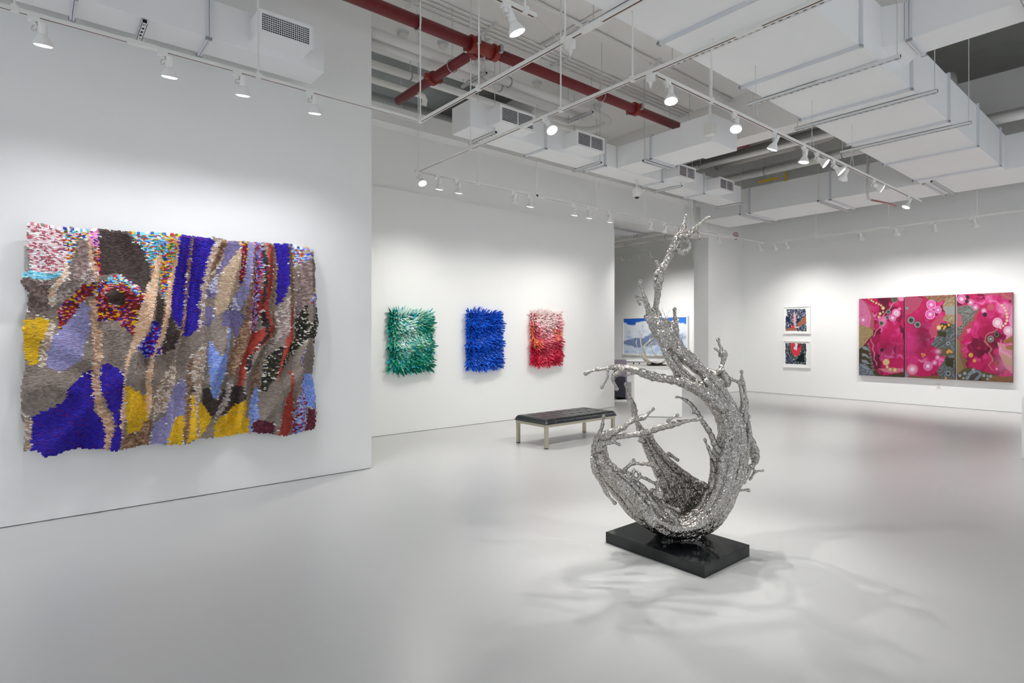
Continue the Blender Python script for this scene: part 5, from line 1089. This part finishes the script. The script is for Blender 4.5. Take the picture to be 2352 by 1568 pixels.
# near-left horn of the bowl
HO = [(1374,1009),(1364,1035),(1366,1062),(1380,1090),(1400,1118),(1424,1146),(1448,1176),(1484,1204),(1530,1228)]
HI = [(1386,1010),(1390,1036),(1396,1060),(1420,1080),(1448,1096),(1478,1124),(1500,1150),(1520,1175),(1552,1200)]
for i in range(6):
    s0 = i/5
    strand(sm, S([(a[0]+(b[0]-a[0])*s0, a[1]+(b[1]-a[1])*s0, (6.2+j*0.35)+rng.uniform(-1, 1), -0.12-0.09*math.sin(math.pi*s0)+0.012*j) for j, (a, b) in enumerate(zip(HO, HI))]), lump=0.08)
# far sheet that falls into the bowl
FO = [(1462,970),(1466,990),(1476,1012),(1488,1044),(1504,1078),(1520,1112),(1534,1150),(1552,1190)]
FI = [(1464,968),(1476,985),(1496,1006),(1518,1036),(1546,1066),(1580,1092),(1608,1112),(1628,1135)]
for i in range(9):
    s0 = i/8
    strand(sm, S([(a[0]+(b[0]-a[0])*s0, a[1]+(b[1]-a[1])*s0, (4+j*0.8)*(1.1 if i % 2 else 0.9)+rng.uniform(-.4, .4), 0.10+0.03*math.sin(math.pi*s0)+0.004*j) for j, (a, b) in enumerate(zip(FO, FI))]), lump=0.08)
BR = [  # branches: rows of (u, v, radius px), then depth in metres
 ([(1436.5,880,3.6),(1440,893,3),(1444,906,4),(1453,924,6),(1457,943,8.5),(1458,957,7),(1463,972,6)], 0.17),
 ([(1646,882,17),(1614,856,13),(1584,834,12.5),(1559,812,14.5),(1532,784,17.5),(1514,754,18),(1503,730,17),(1502,716,10)], -0.03),
 ([(1634,864,8),(1602,838,8),(1573,811,10),(1547,778,13),(1526,748,15)], 0.03), ([(1486,727,6),(1496,745,8),(1510,770,10),(1530,800,9)], -0.06),
 ([(1504,716,8.5),(1508,692,7),(1511,668,8),(1512,645,12),(1519,622,9.5),(1531,600,8),(1540,582,9),(1549,566,11),(1557,550,12),(1565,537,11),(1569,524,8.5),(1573,511,4),(1575,500,3.8),(1575.5,495,4.6)], 0.0),
 ([(1563,543,9),(1580,540,8),(1593,529,6.5),(1602,520,5.5),(1612,510,3.4),(1621,503,3.6),(1628,499,4.4)], -0.03), ([(1600,526,4),(1604,534,2.8),(1605,541,2.4),(1606,548,4.2)], -0.05),
 ([(1567,547,6.5),(1577,551,4),(1583.5,559,3.6),(1584.5,568,4),(1578,576,5),(1566,578,7),(1556,573,8)], -0.03), ([(1576,579,4),(1570,583,4)], -0.03),
 ([(1507,630,6),(1512,620,4.4),(1511,610,3.8),(1508,602,5.2)], -0.03),
 ([(1494,722,10),(1488,708,7),(1482,688,6),(1475,667,3.8),(1471,655,5),(1471,646,5)], -0.05), ([(1480,688,5),(1468,685,4),(1459,680,3)], -0.08), ([(1466,687,3.4),(1465,692,3),(1470,699,3.4)], -0.09),
 ([(1502,712,8),(1509,718,8),(1512,728,10)], 0.0), ([(1483,727,5),(1490,732,8),(1500,740,10)], -0.06), ([(1489,716,6),(1489,724,7),(1493,732,8)], -0.02),
 ([(1549.5,710,5.2),(1550,722,4),(1550,737,6.5),(1548,748,10.5),(1551,765,9.5),(1554,778,8),(1556,792,9),(1562,806,8)], 0.05), ([(1556,733,5),(1552,742,6)], 0.05), ([(1529,732,5),(1536,744,7),(1545,752,8)], 0.05),
 ([(1556,795,6),(1577,805,5.5),(1595,819,4.6),(1607,834,6),(1614,847,7),(1630,853,7.5),(1648,862,9)], 0.09),
 ([(1523,801,6.5),(1533,819,8),(1547,842,9),(1568,868,9.5),(1596,890,10.5),(1622,911,13)], -0.10), ([(1550,842,3.5),(1549,856,3.4),(1553,870,4)], -0.11),
 ([(1546,820,6),(1566,845,4.6),(1588,866,4.8),(1612,888,6),(1636,908,9)], -0.06),
 ([(1656,935,18),(1628,910,17),(1602,893,15),(1572,880,12),(1545,873,10),(1520,868,9.5),(1487,860,10.5),(1461,851,8),(1436,844,7.5),(1412,843,6.5),(1394,846,4.4),(1368,850,3.4),(1356,853,3.2),(1345,858,4.8)], -0.16),
 ([(1520,871,7),(1500,867,8),(1480,862,6)], -0.17), ([(1396,848,3.4),(1396,858,2.6),(1396,867,2.8),(1389,879,2.6),(1382,890,4.6)], -0.18), ([(1432,848,7),(1418,856,7),(1410,864,6),(1408,873,4.2),(1413,884,3.4),(1417,893,4.6)], -0.18),
 ([(1432,864,2),(1446,861,2.4),(1462,856,3)], -0.17), ([(1375,849,4),(1369,847,3.6)], -0.16),
 ([(1553,912,3.8),(1562,913,2.4),(1575,919,4.4),(1590,932,5.6),(1600,945,5),(1608,958,5.4),(1620,977,6.4),(1633,998,6.4),(1641,1018,7),(1650,1036,8)], -0.10), ([(1594,944,3.6),(1592,949,3)], -0.1),
 ([(1619,1009,4.2),(1622,1018,2.6),(1627,1028,4.2),(1634,1044,5),(1642,1056,6)], -0.12),
 ([(1612,958,4),(1605,963,4),(1590,965,3.4),(1575,967,4.6),(1558,971,6.6),(1535,977,8),(1508,984,7.6),(1483,993,7.2),(1453,998,6.4),(1412,1003,7.4),(1388,1008,10)], -0.22),
 ([(1557,952,3.8),(1546,958,2.6),(1534,966,4)], -0.23), ([(1512,979,5),(1500,984,6)], -0.22), ([(1498,1000,4.5),(1484,1000,6),(1470,1000,6)], -0.12), ([(1468,1011,5),(1478,1014,6)], 0.10),
 ([(1501,939,4),(1493,946,3),(1480,957,5.6),(1458,963,6.4),(1445,971,5),(1431,981,5.4),(1409,991,8.4),(1385,1003,10.5)], -0.25), ([(1431,986,4),(1438,982,3)], -0.25),
 ([(1386.5,954,4.4),(1385.5,964,3),(1384,975,4.6),(1381,987,4.4),(1375,1002,7)], -0.20), ([(1374,1004,9),(1367,1022,8),(1362,1038,5)], -0.20), ([(1398,1004,9),(1384,1014,10),(1376,1030,10)], -0.22),
 ([(1392,1018,5),(1405,1016,4),(1414,1017,3.2),(1423,1021,3.8)], -0.24), ([(1402,1016,3.5),(1413,1011,2.8)], -0.24),
 ([(1362,1052,6.5),(1364,1068,7),(1369,1084,8),(1377,1102,5),(1386,1119,4.6),(1394,1133,5.2),(1402,1144,3),(1412,1155,4.8)], -0.20),
 ([(1432,1084,6),(1440,1073,4.4),(1456,1064,4.4),(1478,1065,4.2),(1500,1067,5.6),(1510,1076,6)], -0.08), ([(1455,1056,4.2),(1458,1065,4)], -0.08), ([(1449,1062,3.6),(1455,1066,4)], -0.08),
 ([(1444,1088,9),(1440,1106,9),(1450,1128,10)], -0.13), ([(1456,1080,5),(1452,1092,5),(1460,1100,5),(1470,1094,4.4),(1466,1084,4)], -0.12), ([(1470,1094,4),(1486,1100,3.8),(1500,1108,3.6),(1508,1110,4),(1514,1100,4)], -0.11),
 ([(1508,1110,4.4),(1510,1124,4),(1512,1136,4.6),(1517,1140,7.4),(1514,1146,5)], -0.12), ([(1503,1135,6),(1512,1138,6),(1520,1132,6)], -0.12), ([(1536,1042,6),(1548,1050,4),(1557,1056,4.4)], 0.15), ([(1546,1064,5),(1557,1074,4)], 0.16), ([(1506,1068,6),(1504,1080,4),(1510,1090,5)], 0.1),
 # outer right twigs
 ([(1649.5,780,5.4),(1652,790,3),(1658,803,5),(1664,812,8),(1662,824,6.4),(1659,836,5.4),(1656,848,7),(1662,862,10),(1668,880,12)], 0.05), ([(1642,800,3.6),(1650,806,3),(1657,812,5)], 0.04), ([(1653,818,3)  ,(1652,812,3)], 0.04),
 ([(1643,858,5),(1652,852,6),(1660,850,5)], 0.02), ([(1646,868,6),(1640,880,9)], 0.0), ([(1668,868,8),(1684,872,4.6),(1697,878,4)], 0.06),
 ([(1703,852,4.6),(1704,862,3),(1704,874,6),(1708,886,5),(1711,902,4),(1715,925,5),(1713,945,6),(1710,965,8)], 0.08), ([(1700,880,5),(1701,895,3.4),(1703,912,3.6),(1706,925,6),(1704,945,7)], 0.06), ([(1711,896,3),(1706,912,3),(1708,925,4)], 0.08),
 ([(1720,955,5),(1718,965,3.4),(1722,985,5),(1724,1002,5),(1730,1020,8),(1736,1040,9),(1735,1058,8),(1726,1070,6),(1718,1085,6),(1707,1105,8)], 0.10), ([(1718,970,6),(1720,1000,6),(1716,1040,6),(1712,1075,6),(1704,1100,7)], 0.07), ([(1724,1006,8),(1730,1030,10),(1730,1052,8)], 0.11),
 ([(1732,1066,5),(1731,1074,2.6),(1734,1083,4.4),(1742,1081,2.8),(1752,1080,4.4)], 0.11), ([(1733,1083,4),(1728,1092,3),(1722,1101,3.8)], 0.11), ([(1690,1126,7),(1702,1126,3),(1712,1125,3),(1720,1126,4.6)], 0.02),
 ([(1634,1046,5),(1636,1066,4),(1640,1080,6)], -0.1), ([(1600,1106,3),(1608,1106,3.4),(1616,1110,5),(1622,1118,7)], -0.06), ([(1636,1140,5),(1634,1120,6),(1640,1100,6)], -0.12),
 ([(1530,1170,6),(1548,1190,6),(1560,1210,5)], -0.2), ([(1528,1158,4),(1545,1166,4),(1560,1172,5)], -0.17), ([(1540,1185,5),(1552,1196,5),(1556,1215,5)], -0.2)]
for rows, d in BR: strand(sm, S(rows, d), lump=0.10)
M_CHIP = steel_mat('mirror_chip_steel', 205.0, 0.25, 0.85, 0.17)
sculpt('splash_body', sm, M_CHIP, base, 0.006, 1, (0.007, 0.03))

# smaller polished splash on the plinth
D1 = 11.35
p0 = P1 + wd*0.45 + bd*0.34
ss = thing('small_splash_sculpture', (p0.x, p0.y, 0.985), 'small polished silver splash sculpture on a round black foot, on the plinth', 'sculpture')
Dp = p0.x*CF[0]+p0.y*CF[1]
def S2(rows, d=0): return [(*dpt(q[0], q[1], Dp+(q[3] if len(q) > 3 else 0)+d), q[2]*Dp/FPX) for q in rows]
fu, fv = project(np.array([p0.x, p0.y, 0.985]))
MB().lathe([(0.19, 0), (0.19, 0.018), (0.18, 0.022)], 28, Matrix.Translation((*dpt(1509, 768, Dp)[:2], 0.985))).build('foot', mat('foot_black', '121214', 0.3), ss)
s2 = MB()
BOT = (1509, fv-3)
for i in range(8):
    a = i/7
    dd = 0.22*math.cos(a*math.pi)
    strand(s2, S2([(1473+8*a,806+4*a,1.4,dd*0.9),(1479+7*a,822+2*a,2.0,dd),(1490+4*a,831,2.2,dd*0.8),(1509,835,2.4,dd*0.3),(1526-2*a,831,2.2,dd*0.8),(1537-4*a,820,2.2,dd),(1546-5*a,806,2.2,dd),(1552-6*a,790,2.2,dd*0.8),(1552-6*a,774,2.2,dd*0.5),(1542-3*a,758,2,dd*0.3),(1531,745,1.8,0)]), per=4, n=7, lump=0.05)
for rows, d in [([(1462,779,1),(1462,790,0.9),(1466,802,1),(1469,814,1.2),(1478,826,1.4),(1491,836,1.6)], -0.1), ([(1474.6,738,0.9),(1475.6,749,1),(1474,763,1.2),(1471,778,1.4),(1475,797,1.7),(1483,811,2)], -0.05), ([(1480,749,0.8),(1475.6,748,0.9)], -0.05), ([(1478,760,0.9),(1474,770,1)], -0.05),
                ([(1469,752,0.9),(1470,768,1.2),(1471,782,1.3),(1473,796,1.5)], 0.02), ([(1459,784,0.8),(1462,792,0.9)], -0.1), ([(1475,800,2),(1481,792,2.4),(1491,783,2.6),(1502,774,2.4),(1512,768,1.8)], -0.12), ([(1477,806,1.6),(1488,795,1.8),(1500,786,1.6),(1514,793,1)], -0.14),
                ([(1497,786,1.4),(1497,800,1.5),(1502,811,1.8),(1512,818,2),(1526,816,2)], -0.12), ([(1489,765,0.9),(1492,772,1),(1494,780,1.2)], -0.1), ([(1522,704,0.7),(1521,713,0.8),(1526,720,1.1),(1529,734,1.5),(1531,748,1.7)], 0.05), ([(1538,708,0.7),(1536,718,0.8),(1532,727,1),(1531,740,1.3)], 0.05),
                ([(1568,764,0.8),(1567,778,1),(1562,790,1.2),(1553,800,1.6)], 0.08), ([(1564,774,0.8),(1566,784,0.9)], 0.08), ([(1509,834,3),(1509,fv-4.5,3)], 0.0)]:
    strand(s2, S2(rows, d), per=4, n=7, lump=0.08)
M_POL = mat('polished_steel', 'd8d2c8', 0.10, 1.0, bump=(26, 0.5))
sculpt('polished_body', s2, M_POL, ss, 0.009, 2, None)
